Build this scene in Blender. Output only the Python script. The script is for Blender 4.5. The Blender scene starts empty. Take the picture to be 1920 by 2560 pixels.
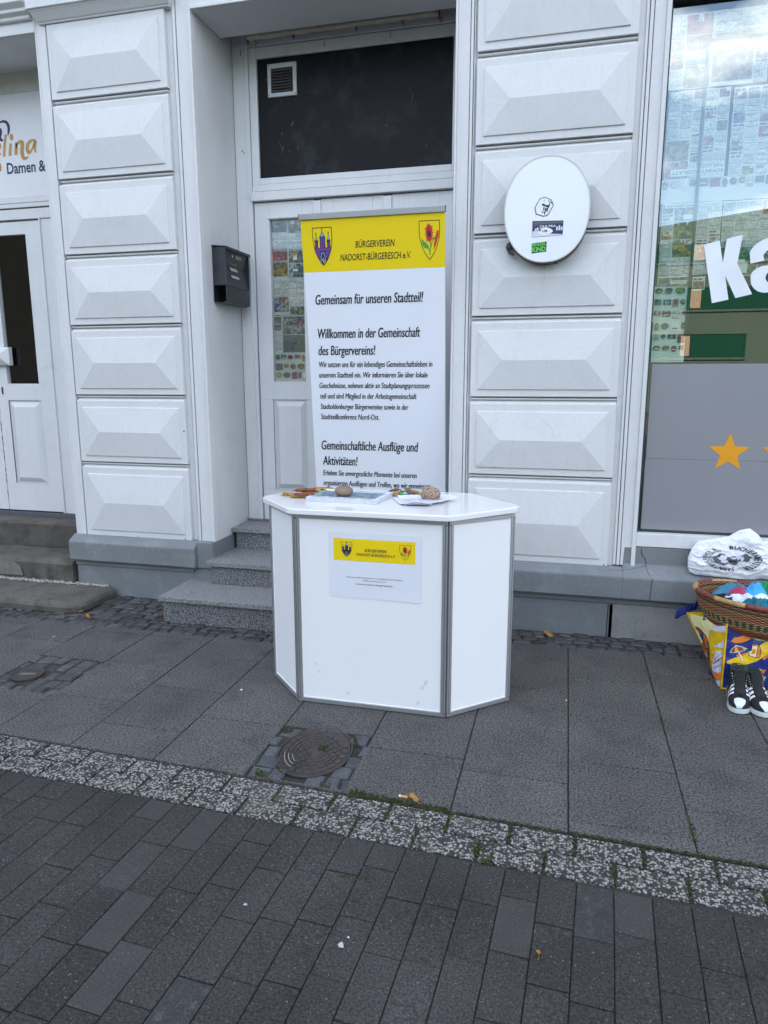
import bpy, bmesh, math, random
from mathutils import Vector, Matrix, noise as mnoise
R = math.radians
random.seed(7)
sc = bpy.context.scene
COL = sc.collection

# ------------------------------------------------------------------ camera, world, sun, exposure
cd = bpy.data.cameras.new('camera'); cam = bpy.data.objects.new('camera', cd); COL.objects.link(cam); sc.camera = cam
YAW, PITCH, ROLL = -.2512, -.1883, -.0013
cy, sy, cp, sp, cr, sr = math.cos(YAW), math.sin(YAW), math.cos(PITCH), math.sin(PITCH), math.cos(ROLL), math.sin(ROLL)
fw = Vector((sy*cp, cy*cp, sp)); rt = Vector((cy, -sy, 0)); up = rt.cross(fw)
rt2 = rt*cr + up*sr; up2 = up*cr - rt*sr
cam.matrix_world = Matrix(((rt2.x, up2.x, -fw.x, 3.2078), (rt2.y, up2.y, -fw.y, -4.1483), (rt2.z, up2.z, -fw.z, 1.4951), (0, 0, 0, 1)))
cd.sensor_fit = 'VERTICAL'; cd.sensor_height = 36; cd.lens = 36*1759.7/2560; cd.clip_start = .05; cd.clip_end = 500

SUN_EL = R(38)
w = bpy.data.worlds.new('World'); sc.world = w; w.use_nodes = True
nt = w.node_tree; nt.nodes.clear(); N = nt.nodes.new; LK = nt.links.new
out = N('ShaderNodeOutputWorld'); bg = N('ShaderNodeBackground'); sky = N('ShaderNodeTexSky')
sky.sky_type = 'NISHITA'; sky.sun_disc = False; sky.sun_elevation = SUN_EL; sky.sun_rotation = 0
sky.air_density = 1.0; sky.dust_density = 2.0; sky.ozone_density = 1.0
tc = N('ShaderNodeTexCoord'); mp = N('ShaderNodeMapping'); mp.inputs['Scale'].default_value = (1, 1, 2.2)
nz = N('ShaderNodeTexNoise'); nz.inputs['Scale'].default_value = 4.2; nz.inputs['Detail'].default_value = 7; nz.inputs['Roughness'].default_value = .55
rp = N('ShaderNodeValToRGB'); rp.color_ramp.elements[0].position = .46; rp.color_ramp.elements[1].position = .72
mx = N('ShaderNodeMix'); mx.data_type = 'RGBA'; mx.inputs['B'].default_value = (13.6, 13.6, 13.9, 1)
LK(tc.outputs['Generated'], mp.inputs['Vector']); LK(mp.outputs[0], nz.inputs['Vector']); LK(nz.outputs['Fac'], rp.inputs[0])
LK(rp.outputs[0], mx.inputs['Factor']); LK(sky.outputs[0], mx.inputs['A']); LK(mx.outputs['Result'], bg.inputs[0])
bg.inputs[1].default_value = .12; LK(bg.outputs[0], out.inputs[0])
sl = bpy.data.lights.new('sun', 'SUN'); sl.energy = 3.0; sl.angle = R(.5); sl.color = (1, .94, .86)
so = bpy.data.objects.new('sun', sl); COL.objects.link(so); so.rotation_euler = (-(math.pi/2-SUN_EL), 0, 0); so.location = (0, 20, 20)
sc.view_settings.view_transform = 'Standard'; sc.view_settings.look = 'None'; sc.view_settings.gamma = 1
sc.view_settings.exposure = 2.14
sc.cycles.max_bounces = 8; sc.cycles.transparent_max_bounces = 12; sc.cycles.caustics_reflective = False; sc.cycles.caustics_refractive = False

# ------------------------------------------------------------------ materials
MATS = {}
def mat(name, col, rough=.5, metal=0, var=.06, scale=6, col2=None, thr=(.5, .7), fine=0, fscale=120, bump=0, bscale=150, bdist=.002, spec=.5, coat=0, island=0, streak=0, speck=None):
    """procedural principled surface: base colour with two scales of noise, optional second colour in patches, noise bump, per-island tint"""
    m = bpy.data.materials.new(name); m.use_nodes = True; t = m.node_tree; b = t.nodes['Principled BSDF']
    n = t.nodes.new; l = t.links.new
    co = n('ShaderNodeTexCoord')
    a = n('ShaderNodeTexNoise'); a.inputs['Scale'].default_value = scale; a.inputs['Detail'].default_value = 5; l(co.outputs['Object'], a.inputs['Vector'])
    r = n('ShaderNodeValToRGB'); e = r.color_ramp.elements; e[0].position = .3; e[1].position = .7
    e[0].color = tuple(c*(1-var) for c in col[:3])+(1,); e[1].color = tuple(min(1, c*(1+var)) for c in col[:3])+(1,)
    l(a.outputs['Fac'], r.inputs[0]); cur = r.outputs[0]
    if col2:
        a2 = n('ShaderNodeTexNoise'); a2.inputs['Scale'].default_value = scale*1.7; a2.inputs['Detail'].default_value = 8; a2.inputs['Roughness'].default_value = .65; l(co.outputs['Object'], a2.inputs['Vector'])
        r2 = n('ShaderNodeValToRGB'); r2.color_ramp.elements[0].position = thr[0]; r2.color_ramp.elements[1].position = thr[1]; l(a2.outputs['Fac'], r2.inputs[0])
        x = n('ShaderNodeMix'); x.data_type = 'RGBA'; l(r2.outputs[0], x.inputs['Factor']); l(cur, x.inputs['A']); x.inputs['B'].default_value = tuple(col2)+(1,); cur = x.outputs['Result']
    if fine:
        f = n('ShaderNodeTexNoise'); f.inputs['Scale'].default_value = fscale; f.inputs['Detail'].default_value = 2; l(co.outputs['Object'], f.inputs['Vector'])
        mr = n('ShaderNodeMapRange'); mr.inputs['From Min'].default_value = .35; mr.inputs['From Max'].default_value = .65; mr.inputs['To Min'].default_value = 1-fine; mr.inputs['To Max'].default_value = 1+fine; l(f.outputs['Fac'], mr.inputs['Value'])
        x = n('ShaderNodeMix'); x.data_type = 'RGBA'; x.blend_type = 'MULTIPLY'; x.inputs['Factor'].default_value = 1; l(cur, x.inputs['A']); l(mr.outputs[0], x.inputs['B']); cur = x.outputs['Result']
    if island:
        g = n('ShaderNodeNewGeometry'); mr = n('ShaderNodeMapRange'); mr.inputs['To Min'].default_value = 1-island; mr.inputs['To Max'].default_value = 1+island; l(g.outputs['Random Per Island'], mr.inputs['Value'])
        x = n('ShaderNodeMix'); x.data_type = 'RGBA'; x.blend_type = 'MULTIPLY'; x.inputs['Factor'].default_value = 1; l(cur, x.inputs['A']); l(mr.outputs[0], x.inputs['B']); cur = x.outputs['Result']
    if speck:
        f = n('ShaderNodeTexNoise'); f.inputs['Scale'].default_value = speck[0]; f.inputs['Detail'].default_value = 1; l(co.outputs['Object'], f.inputs['Vector'])
        r2 = n('ShaderNodeValToRGB'); r2.color_ramp.elements[0].position = speck[1]; r2.color_ramp.elements[1].position = speck[1]+.03; l(f.outputs['Fac'], r2.inputs[0])
        x = n('ShaderNodeMix'); x.data_type = 'RGBA'; l(r2.outputs[0], x.inputs['Factor']); l(cur, x.inputs['A']); x.inputs['B'].default_value = tuple(speck[2])+(1,); cur = x.outputs['Result']
    if streak:
        mpn = n('ShaderNodeMapping'); mpn.inputs['Scale'].default_value = (1, 1, .07); l(co.outputs['Object'], mpn.inputs['Vector'])
        f = n('ShaderNodeTexNoise'); f.inputs['Scale'].default_value = 28; f.inputs['Detail'].default_value = 6; f.inputs['Roughness'].default_value = .7; l(mpn.outputs[0], f.inputs['Vector'])
        mr = n('ShaderNodeMapRange'); mr.inputs['From Min'].default_value = .5; mr.inputs['From Max'].default_value = .78; mr.inputs['To Min'].default_value = 1; mr.inputs['To Max'].default_value = 1-streak; l(f.outputs['Fac'], mr.inputs['Value'])
        x = n('ShaderNodeMix'); x.data_type = 'RGBA'; x.blend_type = 'MULTIPLY'; x.inputs['Factor'].default_value = 1; l(cur, x.inputs['A']); l(mr.outputs[0], x.inputs['B']); cur = x.outputs['Result']
    l(cur, b.inputs['Base Color'])
    b.inputs['Roughness'].default_value = rough; b.inputs['Metallic'].default_value = metal; b.inputs['Specular IOR Level'].default_value = spec
    if coat: b.inputs['Coat Weight'].default_value = coat; b.inputs['Coat Roughness'].default_value = .08
    if bump:
        h = n('ShaderNodeTexNoise'); h.inputs['Scale'].default_value = bscale; h.inputs['Detail'].default_value = 4; l(co.outputs['Object'], h.inputs['Vector'])
        bp = n('ShaderNodeBump'); bp.inputs['Strength'].default_value = bump; bp.inputs['Distance'].default_value = bdist; l(h.outputs['Fac'], bp.inputs['Height']); l(bp.outputs[0], b.inputs['Normal'])
    MATS[name] = m
    return m

PAINT = mat('facade_paint', (.67, .67, .66), .55, var=.02, scale=3, col2=(.625, .625, .61), thr=(.52, .78), fine=.02, fscale=60, bump=.3, bscale=32, bdist=.004, streak=.05)
REVEAL = mat('reveal_paint', (.64, .64, .635), .6, var=.04, scale=2.5, col2=(.55, .545, .51), thr=(.55, .82), bump=.4, bscale=40, bdist=.004, streak=.06)
DOORP = mat('door_paint', (.72, .72, .715), .38, var=.025, scale=5, col2=(.61, .60, .56), thr=(.60, .80), bump=.3, bscale=30, bdist=.003, streak=.07)
OLDP = mat('old_cream_paint', (.60, .58, .52), .55, var=.06, scale=8, col2=(.42, .38, .30), thr=(.6, .78), bump=.3, bscale=60)
PLINTH = mat('plinth_paint', (.180, .194, .202), .6, var=.08, scale=4, col2=(.23, .25, .25), thr=(.5, .75), fine=.05, fscale=90, bump=.5, bscale=40, bdist=.004)
PLINTH2 = mat('plinth_bare', (.25, .25, .245), .75, var=.1, scale=6, col2=(.17, .17, .165), thr=(.55, .75), fine=.1, fscale=90, bump=.6, bscale=60, bdist=.004)
CRACK = mat('dark_joint', (.03, .03, .03), .9)
BLACKP = mat('black_panel', (.008, .008, .010), .5, var=.25, scale=3, col2=(.030, .030, .034), thr=(.52, .72), bump=.1, bscale=12, bdist=.004, spec=.18)
SCUFF = mat('scuff_light', (.11, .105, .10), .8)
VENTP = mat('vent_grey', (.55, .55, .54), .5)
VENTD = mat('vent_slat', (.10, .09, .085), .6, var=.15, scale=30)
RUST = mat('rusty_cream', (.42, .38, .30), .7, var=.15, scale=30, col2=(.14, .07, .035), thr=(.60, .68), bump=.5, bscale=80)
RUSTD = mat('rust', (.12, .055, .03), .85, var=.3, scale=60)
DARK = mat('dark_interior', (.016, .018, .016), .8, var=.3, scale=3)
SHELFM = mat('shop_goods', (.022, .016, .012), .6, var=.5, scale=6, island=.7)
GRANITE = mat('granite', (.20, .20, .205), .55, var=.15, scale=75, col2=(.035, .035, .04), thr=(.50, .56), fine=.5, fscale=120, bump=.15, bscale=200)
GRANTOP = mat('granite_tread', (.24, .24, .24), .5, var=.12, scale=75, col2=(.09, .09, .095), thr=(.53, .60), fine=.4, fscale=120)
BROWNST = mat('brown_sandstone', (.105, .094, .078), .85, var=.25, scale=5, col2=(.046, .042, .037), thr=(.5, .7), fine=.12, fscale=120, bump=.6, bscale=50, bdist=.005)
PATCHM = mat('cement_patch', (.17, .16, .135), .9, var=.15, scale=20, bump=.4, bscale=80)
MORTAR = mat('mortar_crust', (.40, .39, .36), .9, var=.2, scale=40, col2=(.16, .15, .13), thr=(.5, .62), bump=1, bscale=90, bdist=.01)
SLABM = mat('slab_granite', (.089, .0845, .0800), .75, var=.12, scale=3, fine=.6, fscale=125, spec=.25, island=.09, bump=.25, bscale=170, bdist=.003, col2=(.054, .054, .056), thr=(.5, .75))
PAVEM = mat('paver_concrete', (.0425, .0402, .0388), .8, var=.24, scale=2.2, fine=.40, fscale=150, spec=.2, island=.08, speck=(130, .70, (.13, .125, .12)), bump=.4, bscale=200, bdist=.003)
COBM = mat('cobble_stone', (.062, .061, .061), .6, spec=.3, var=.25, scale=14, fine=.2, fscale=120, island=.35, bump=.5, bscale=60, bdist=.005)
COBBL = mat('cobble_blue', (.066, .070, .077), .6, spec=.3, var=.2, scale=14, fine=.15, fscale=120, island=.25, bump=.5, bscale=60, bdist=.005)
JOINT = mat('joint_sand', (.028, .027, .024), .95, var=.3, scale=20, col2=(.035, .045, .012), thr=(.55, .65), bump=.6, bscale=150)
MOSSM = mat('moss', (.036, .046, .010), .95, var=.5, scale=60, island=.5)
ASPH = mat('asphalt', (.05, .05, .05), .9, var=.15, scale=2, fine=.3, fscale=100)
IRON = mat('cast_iron', (.052, .043, .040), .5, metal=.35, var=.2, scale=12, col2=(.075, .052, .045), thr=(.5, .7), bump=.3, bscale=120)
IROND = mat('cast_iron_groove', (.022, .019, .018), .7)
WLAM = mat('white_laminate', (.84, .84, .84), .3, var=.008, scale=2, coat=.15)
WTOP = mat('white_gloss_top', (.84, .84, .83), .12, var=.01, scale=2, coat=.4)
ALU = mat('aluminium', (.48, .49, .50), .38, metal=.75, var=.03, scale=20)
ALUD = mat('aluminium_gap', (.12, .12, .13), .5, metal=.3)
PAPERW = mat('white_paper', (.74, .75, .80), .55, var=.01, scale=3)
BANW = mat('banner_white', (.80, .81, .85), .5, var=.008, scale=3, spec=.3)
YEL = mat('print_yellow', (.84, .62, .006), .45, var=.015, scale=3, spec=.3)
INK = mat('print_black', (.012, .012, .016), .5)
INKG = mat('print_grey', (.10, .10, .12), .5)
PUR = mat('print_purple', (.105, .03, .19), .5, var=.25, scale=90)
PURL = mat('print_purple_light', (.19, .075, .29), .5)
PURD = mat('print_plum_dark', (.022, .008, .045), .5)
PURD2 = mat('print_dark_aubergine', (.045, .014, .055), .5)
CYA = mat('print_cyan', (.12, .45, .72), .5)
REDP = mat('print_red', (.58, .03, .018), .5, var=.1, scale=80)
REDD = mat('print_dark_red', (.11, .012, .03), .5)
GRN = mat('print_green', (.09, .33, .05), .5, var=.1, scale=60)
ORG = mat('print_orange', (.75, .20, .015), .5, var=.05, scale=40)
ORGD = mat('print_rust', (.34, .075, .02), .5)
CREAM = mat('print_cream', (.80, .74, .36), .45, var=.03, scale=20)
LILAC = mat('print_lilac_white', (.66, .67, .78), .45)
GOLD = mat('sign_gold', (.46, .27, .075), .35, metal=.3, var=.15, scale=8)
NAVY = mat('print_navy', (.02, .03, .09), .5)
LIME = mat('print_lime', (.14, .60, .09), .5)
DGRN = mat('print_dark_green', (.006, .035, .012), .5)
SIGNW = mat('sign_white', (.80, .80, .81), .3, var=.01, scale=3)
BOXM = mat('mailbox_metal', (.040, .042, .048), .42, metal=.3, var=.15, scale=12, bump=.1, bscale=80)
BOXD = mat('mailbox_dark', (.010, .010, .012), .6)
LBLM = mat('label_paper', (.42, .41, .38), .5)
BRASS = mat('label_olive', (.22, .21, .10), .5)
CHROME = mat('chrome', (.6, .6, .6), .2, metal=1)
OVALF = mat('oval_face', (.82, .83, .85), .22, var=.01, scale=4, col2=(.72, .73, .76), thr=(.66, .8))
OVALS = mat('oval_side', (.075, .068, .062), .6, var=.3, scale=18)
OVALR2 = mat('worn_iron', (.17, .165, .155), .5, metal=.3)
OVALR = mat('oval_rim', (.55, .52, .46), .4, metal=.4)
FILM = mat('frosted_film', (.265, .262, .278), .35, var=.03, scale=2, spec=.6)
STARM = mat('star_orange', (.78, .33, .012), .4)
VINYL = mat('vinyl_white', (.80, .82, .85), .35)
GASK = mat('window_gasket', (.012, .03, .022), .5)
NEWSP = mat('newsprint', (.64, .645, .62), .8, var=.05, scale=8)
NEWSD = mat('newsprint_recess_shade', (.46, .46, .42), .8, var=.12, scale=8)  # darker copy of the newsprint: shade of the door recess put into the colour
NEWSW = mat('flyer_paper', (.60, .64, .56), .7, var=.05, scale=9)
NTEXT2 = mat('newsprint_small_type', (.50, .51, .48), .8, var=.2, scale=50, fine=.4, fscale=160)
NTEXT = mat('newsprint_text', (.40, .41, .39), .8, var=.25, scale=60, fine=.3, fscale=190)
NHEAD = mat('newsprint_head', (.11, .11, .115), .8)
NPICS = [mat('newsprint_photo', c, .8, var=.5, scale=22, col2=c2, thr=(.45, .6), fine=.3, fscale=70) for c, c2 in
         [((.07, .075, .085), (.30, .27, .25)), ((.26, .06, .05), (.45, .36, .32)), ((.05, .09, .05), (.32, .32, .14)), ((.05, .08, .16), (.36, .33, .31)), ((.34, .24, .06), (.08, .06, .055)), ((.30, .03, .05), (.12, .10, .11))]]
OPPW = mat('opposite_render', (.066, .092, .066), .8, var=.04, scale=.4)
OPPG = mat('opposite_glass', (.006, .05, .03), .6, spec=.1)
OPPB = mat('opposite_blind', (.34, .23, .14), .6)
OPPK = mat('sky_blocker_brick', (.017, .016, .015), .85, var=.2, scale=1.5)  # near-black wall of the added house, keeps the left door glass dark
OPPR = mat('sky_blocker_roof', (.14, .09, .07), .8)
STONE1 = mat('smooth_pebble', (.23, .165, .115), .55, var=.18, scale=25, fine=.08, fscale=200, bump=.2, bscale=120)
STONE2 = mat('speckled_granite_stone', (.36, .25, .175), .75, var=.2, scale=60, col2=(.08, .06, .05), thr=(.53, .60), fine=.3, fscale=260, bump=.8, bscale=130, bdist=.004)
MAGE = mat('newspaper_edge', (.62, .63, .66), .7, var=.08, scale=60, fine=.15, fscale=300)
MAGP = mat('cover_picture', (.10, .16, .22), .5, var=.4, scale=25, col2=(.36, .42, .46), thr=(.45, .62))
TEAL = mat('cover_teal', (.06, .22, .27), .5)
LEAFM = mat('dry_leaf', (.30, .15, .04), .8, var=.35, scale=60)
FILT = mat('cigarette_filter', (.62, .30, .09), .8); BUTTW = mat('cigarette_paper', (.75, .72, .65), .8)
BAGB = mat('bag_blue', (.018, .03, .19), .28, var=.12, scale=9, bump=1, bscale=11, bdist=.02)
BAGY = mat('bag_yellow', (.78, .50, .012), .3, var=.08, scale=9, bump=1, bscale=11, bdist=.02)
BAGL = mat('bag_pale_yellow', (.80, .72, .22), .3, var=.08, scale=14, bump=1, bscale=11, bdist=.02)
STRAP = mat('bag_strap', (.02, .03, .22), .6, bump=.5, bscale=300)
PLAST = mat('white_plastic', (.78, .79, .83), .22, var=.02, scale=6, bump=.6, bscale=14, bdist=.02)
RIMT = mat('basket_rim_tan', (.45, .28, .11), .7, var=.25, scale=60, fine=.25, fscale=260, bump=1, bscale=220, bdist=.004)
RIMR = mat('basket_rim_red', (.21, .05, .035), .7, var=.3, scale=60, fine=.25, fscale=260, bump=1, bscale=220, bdist=.004)
SOLE = mat('shoe_sole', (.70, .73, .71), .5, var=.05, scale=30)
CANV = mat('shoe_canvas', (.012, .012, .014), .8, bump=.3, bscale=600, bdist=.001)
TOEC = mat('shoe_toe', (.70, .76, .80), .35); STRP = mat('shoe_stripe', (.78, .79, .80), .5); PIPE = mat('shoe_piping', (.02, .10, .06), .5)
LACE = mat('shoe_lace', (.03, .034, .025), .9); LINE = mat('shoe_lining', (.05, .075, .06), .9)

def fabric(name, col, **k): return mat(name, col, .85, var=.12, scale=25, bump=.5, bscale=400, bdist=.001, **k)
FTEAL = fabric('cloth_teal', (.012, .16, .22)); FWHITE = fabric('cloth_white', (.68, .72, .80)); FSKY = fabric('cloth_sky_blue', (.06, .42, .80)); FGREEN = fabric('cloth_green', (.02, .30, .10))
FDARK = mat('cloth_dark_floral', (.012, .010, .018), .85, var=.3, scale=40, col2=(.35, .08, .14), thr=(.60, .64)); FPINK = fabric('cloth_pink', (.45, .05, .12)); FSTEEL = fabric('cloth_steel_blue', (.05, .22, .34))

def nodes_of(m): return m.node_tree.nodes, m.node_tree.links
def aggregate():
    m = bpy.data.materials.new('pebble_aggregate'); m.use_nodes = True; n, l = nodes_of(m); b = n['Principled BSDF']
    co = n.new('ShaderNodeTexCoord'); v = n.new('ShaderNodeTexVoronoi'); v.inputs['Scale'].default_value = 118; l.new(co.outputs['Object'], v.inputs['Vector'])
    sep = n.new('ShaderNodeSeparateColor'); l.new(v.outputs['Color'], sep.inputs[0])
    r = n.new('ShaderNodeValToRGB'); r.color_ramp.interpolation = 'CONSTANT'; e = r.color_ramp.elements
    e[0].position = 0; e[0].color = (.042, .041, .040, 1); e[1].position = .34; e[1].color = (.15, .145, .135, 1)
    for p, c in ((.46, (.30, .29, .27)), (.74, (.21, .20, .18)), (.86, (.34, .33, .31))): x = e.new(p); x.color = c+(1,)
    l.new(sep.outputs[0], r.inputs[0])
    d = n.new('ShaderNodeMapRange'); d.inputs['From Min'].default_value = .48; d.inputs['From Max'].default_value = .66; l.new(v.outputs['Distance'], d.inputs['Value'])
    x = n.new('ShaderNodeMix'); x.data_type = 'RGBA'; l.new(d.outputs[0], x.inputs['Factor']); l.new(r.outputs[0], x.inputs['A']); x.inputs['B'].default_value = (.045, .043, .038, 1)
    ns = n.new('ShaderNodeTexNoise'); ns.inputs['Scale'].default_value = 2.5; l.new(co.outputs['Object'], ns.inputs['Vector'])
    r3 = n.new('ShaderNodeValToRGB'); r3.color_ramp.elements[0].position = .58; r3.color_ramp.elements[1].position = .72; r3.color_ramp.elements[1].color = (.6, .6, .6, 1); l.new(ns.outputs['Fac'], r3.inputs[0])
    x2 = n.new('ShaderNodeMix'); x2.data_type = 'RGBA'; l.new(r3.outputs[0], x2.inputs['Factor']); l.new(x.outputs['Result'], x2.inputs['A']); x2.inputs['B'].default_value = (.125, .115, .10, 1)
    l.new(x2.outputs['Result'], b.inputs['Base Color']); b.inputs['Roughness'].default_value = .75; b.inputs['Specular IOR Level'].default_value = .25
    bp = n.new('ShaderNodeBump'); bp.invert = True; bp.inputs['Strength'].default_value = .9; bp.inputs['Distance'].default_value = .006; l.new(v.outputs['Distance'], bp.inputs['Height']); l.new(bp.outputs[0], b.inputs['Normal'])
    return m
AGG = aggregate()
def glass(name, refl, tint=(.93, .97, .945)):
    m = bpy.data.materials.new(name); m.use_nodes = True; n, l = nodes_of(m); n.remove(n['Principled BSDF'])
    t = n.new('ShaderNodeBsdfTransparent'); t.inputs[0].default_value = tint+(1,)
    g = n.new('ShaderNodeBsdfGlossy'); g.inputs['Roughness'].default_value = .002; g.inputs['Color'].default_value = (.95, 1, .97, 1)
    fr = n.new('ShaderNodeFresnel'); fr.inputs['IOR'].default_value = 1.5
    ma = n.new('ShaderNodeMath'); ma.operation = 'ADD'; ma.inputs[1].default_value = refl; ma.use_clamp = True; l.new(fr.outputs[0], ma.inputs[0])
    x = n.new('ShaderNodeMixShader'); gb = n.new('ShaderNodeNewGeometry'); inv = n.new('ShaderNodeMath'); inv.operation = 'SUBTRACT'; inv.inputs[0].default_value = 1; l.new(gb.outputs['Backfacing'], inv.inputs[1]); mu = n.new('ShaderNodeMath'); mu.operation = 'MULTIPLY'; l.new(ma.outputs[0], mu.inputs[0]); l.new(inv.outputs[0], mu.inputs[1]); l.new(mu.outputs[0], x.inputs[0]); l.new(t.outputs[0], x.inputs[1]); l.new(g.outputs[0], x.inputs[2]); l.new(x.outputs[0], n['Material Output'].inputs[0])
    return m
GLASS = glass('shop_glass', .165, (.95, .98, .96)); GLASSD = glass('door_glass', .02, (.97, .98, .97))
def basketmat():
    m = bpy.data.materials.new('basket_weave'); m.use_nodes = True; n, l = nodes_of(m); b = n['Principled BSDF']
    co = n.new('ShaderNodeTexCoord'); sx = n.new('ShaderNodeSeparateXYZ'); l.new(co.outputs['UV'], sx.inputs[0])
    r = n.new('ShaderNodeValToRGB'); r.color_ramp.interpolation = 'CONSTANT'; e = r.color_ramp.elements
    e[0].position = 0; e[0].color = (.34, .10, .045, 1); e[1].position = .30; e[1].color = (.50, .31, .12, 1)
    for p, c in ((.36, (.05, .085, .04)), (.56, (.42, .25, .09)), (.62, (.36, .13, .055)), (.78, (.36, .2, .07)), (.86, (.06, .06, .035)), (.92, (.38, .15, .07))): x = e.new(p); x.color = c+(1,)
    l.new(sx.outputs[1], r.inputs[0])
    def tri(sock, k, off=0):
        mu = n.new('ShaderNodeMath'); mu.operation = 'MULTIPLY_ADD'; mu.inputs[1].default_value = k; mu.inputs[2].default_value = off; l.new(sock, mu.inputs[0])
        s = n.new('ShaderNodeMath'); s.operation = 'SINE'; l.new(mu.outputs[0], s.inputs[0]); return s.outputs[0]
    su = tri(sx.outputs[0], 2*math.pi*44); sv = tri(sx.outputs[1], 2*math.pi*12)
    big = tri(sx.outputs[0], 2*math.pi*52)
    # tan ticks inside the green band
    g1 = n.new('ShaderNodeMath'); g1.operation = 'GREATER_THAN'; g1.inputs[1].default_value = .36; l.new(sx.outputs[1], g1.inputs[0])
    g2 = n.new('ShaderNodeMath'); g2.operation = 'LESS_THAN'; g2.inputs[1].default_value = .56; l.new(sx.outputs[1], g2.inputs[0])
    g3 = n.new('ShaderNodeMath'); g3.operation = 'GREATER_THAN'; g3.inputs[1].default_value = .1; l.new(big, g3.inputs[0])
    a = n.new('ShaderNodeMath'); a.operation = 'MULTIPLY'; l.new(g1.outputs[0], a.inputs[0]); l.new(g2.outputs[0], a.inputs[1])
    a2 = n.new('ShaderNodeMath'); a2.operation = 'MULTIPLY'; l.new(a.outputs[0], a2.inputs[0]); l.new(g3.outputs[0], a2.inputs[1])
    x = n.new('ShaderNodeMix'); x.data_type = 'RGBA'; l.new(a2.outputs[0], x.inputs['Factor']); l.new(r.outputs[0], x.inputs['A']); x.inputs['B'].default_value = (.42, .27, .11, 1)
    pr = n.new('ShaderNodeMath'); pr.operation = 'MULTIPLY'; l.new(su, pr.inputs[0]); l.new(sv, pr.inputs[1])
    mr = n.new('ShaderNodeMapRange'); mr.inputs['From Min'].default_value = -1; mr.inputs['To Min'].default_value = .42; mr.inputs['To Max'].default_value = 1.3; l.new(pr.outputs[0], mr.inputs['Value'])
    x2 = n.new('ShaderNodeMix'); x2.data_type = 'RGBA'; x2.blend_type = 'MULTIPLY'; x2.inputs['Factor'].default_value = 1; l.new(x.outputs['Result'], x2.inputs['A']); l.new(mr.outputs[0], x2.inputs['B'])
    l.new(x2.outputs['Result'], b.inputs['Base Color']); b.inputs['Roughness'].default_value = .75
    bp = n.new('ShaderNodeBump'); bp.inputs['Strength'].default_value = 1; bp.inputs['Distance'].default_value = .005; l.new(pr.outputs[0], bp.inputs['Height']); l.new(bp.outputs[0], b.inputs['Normal'])
    return m
BASK = basketmat()

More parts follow.
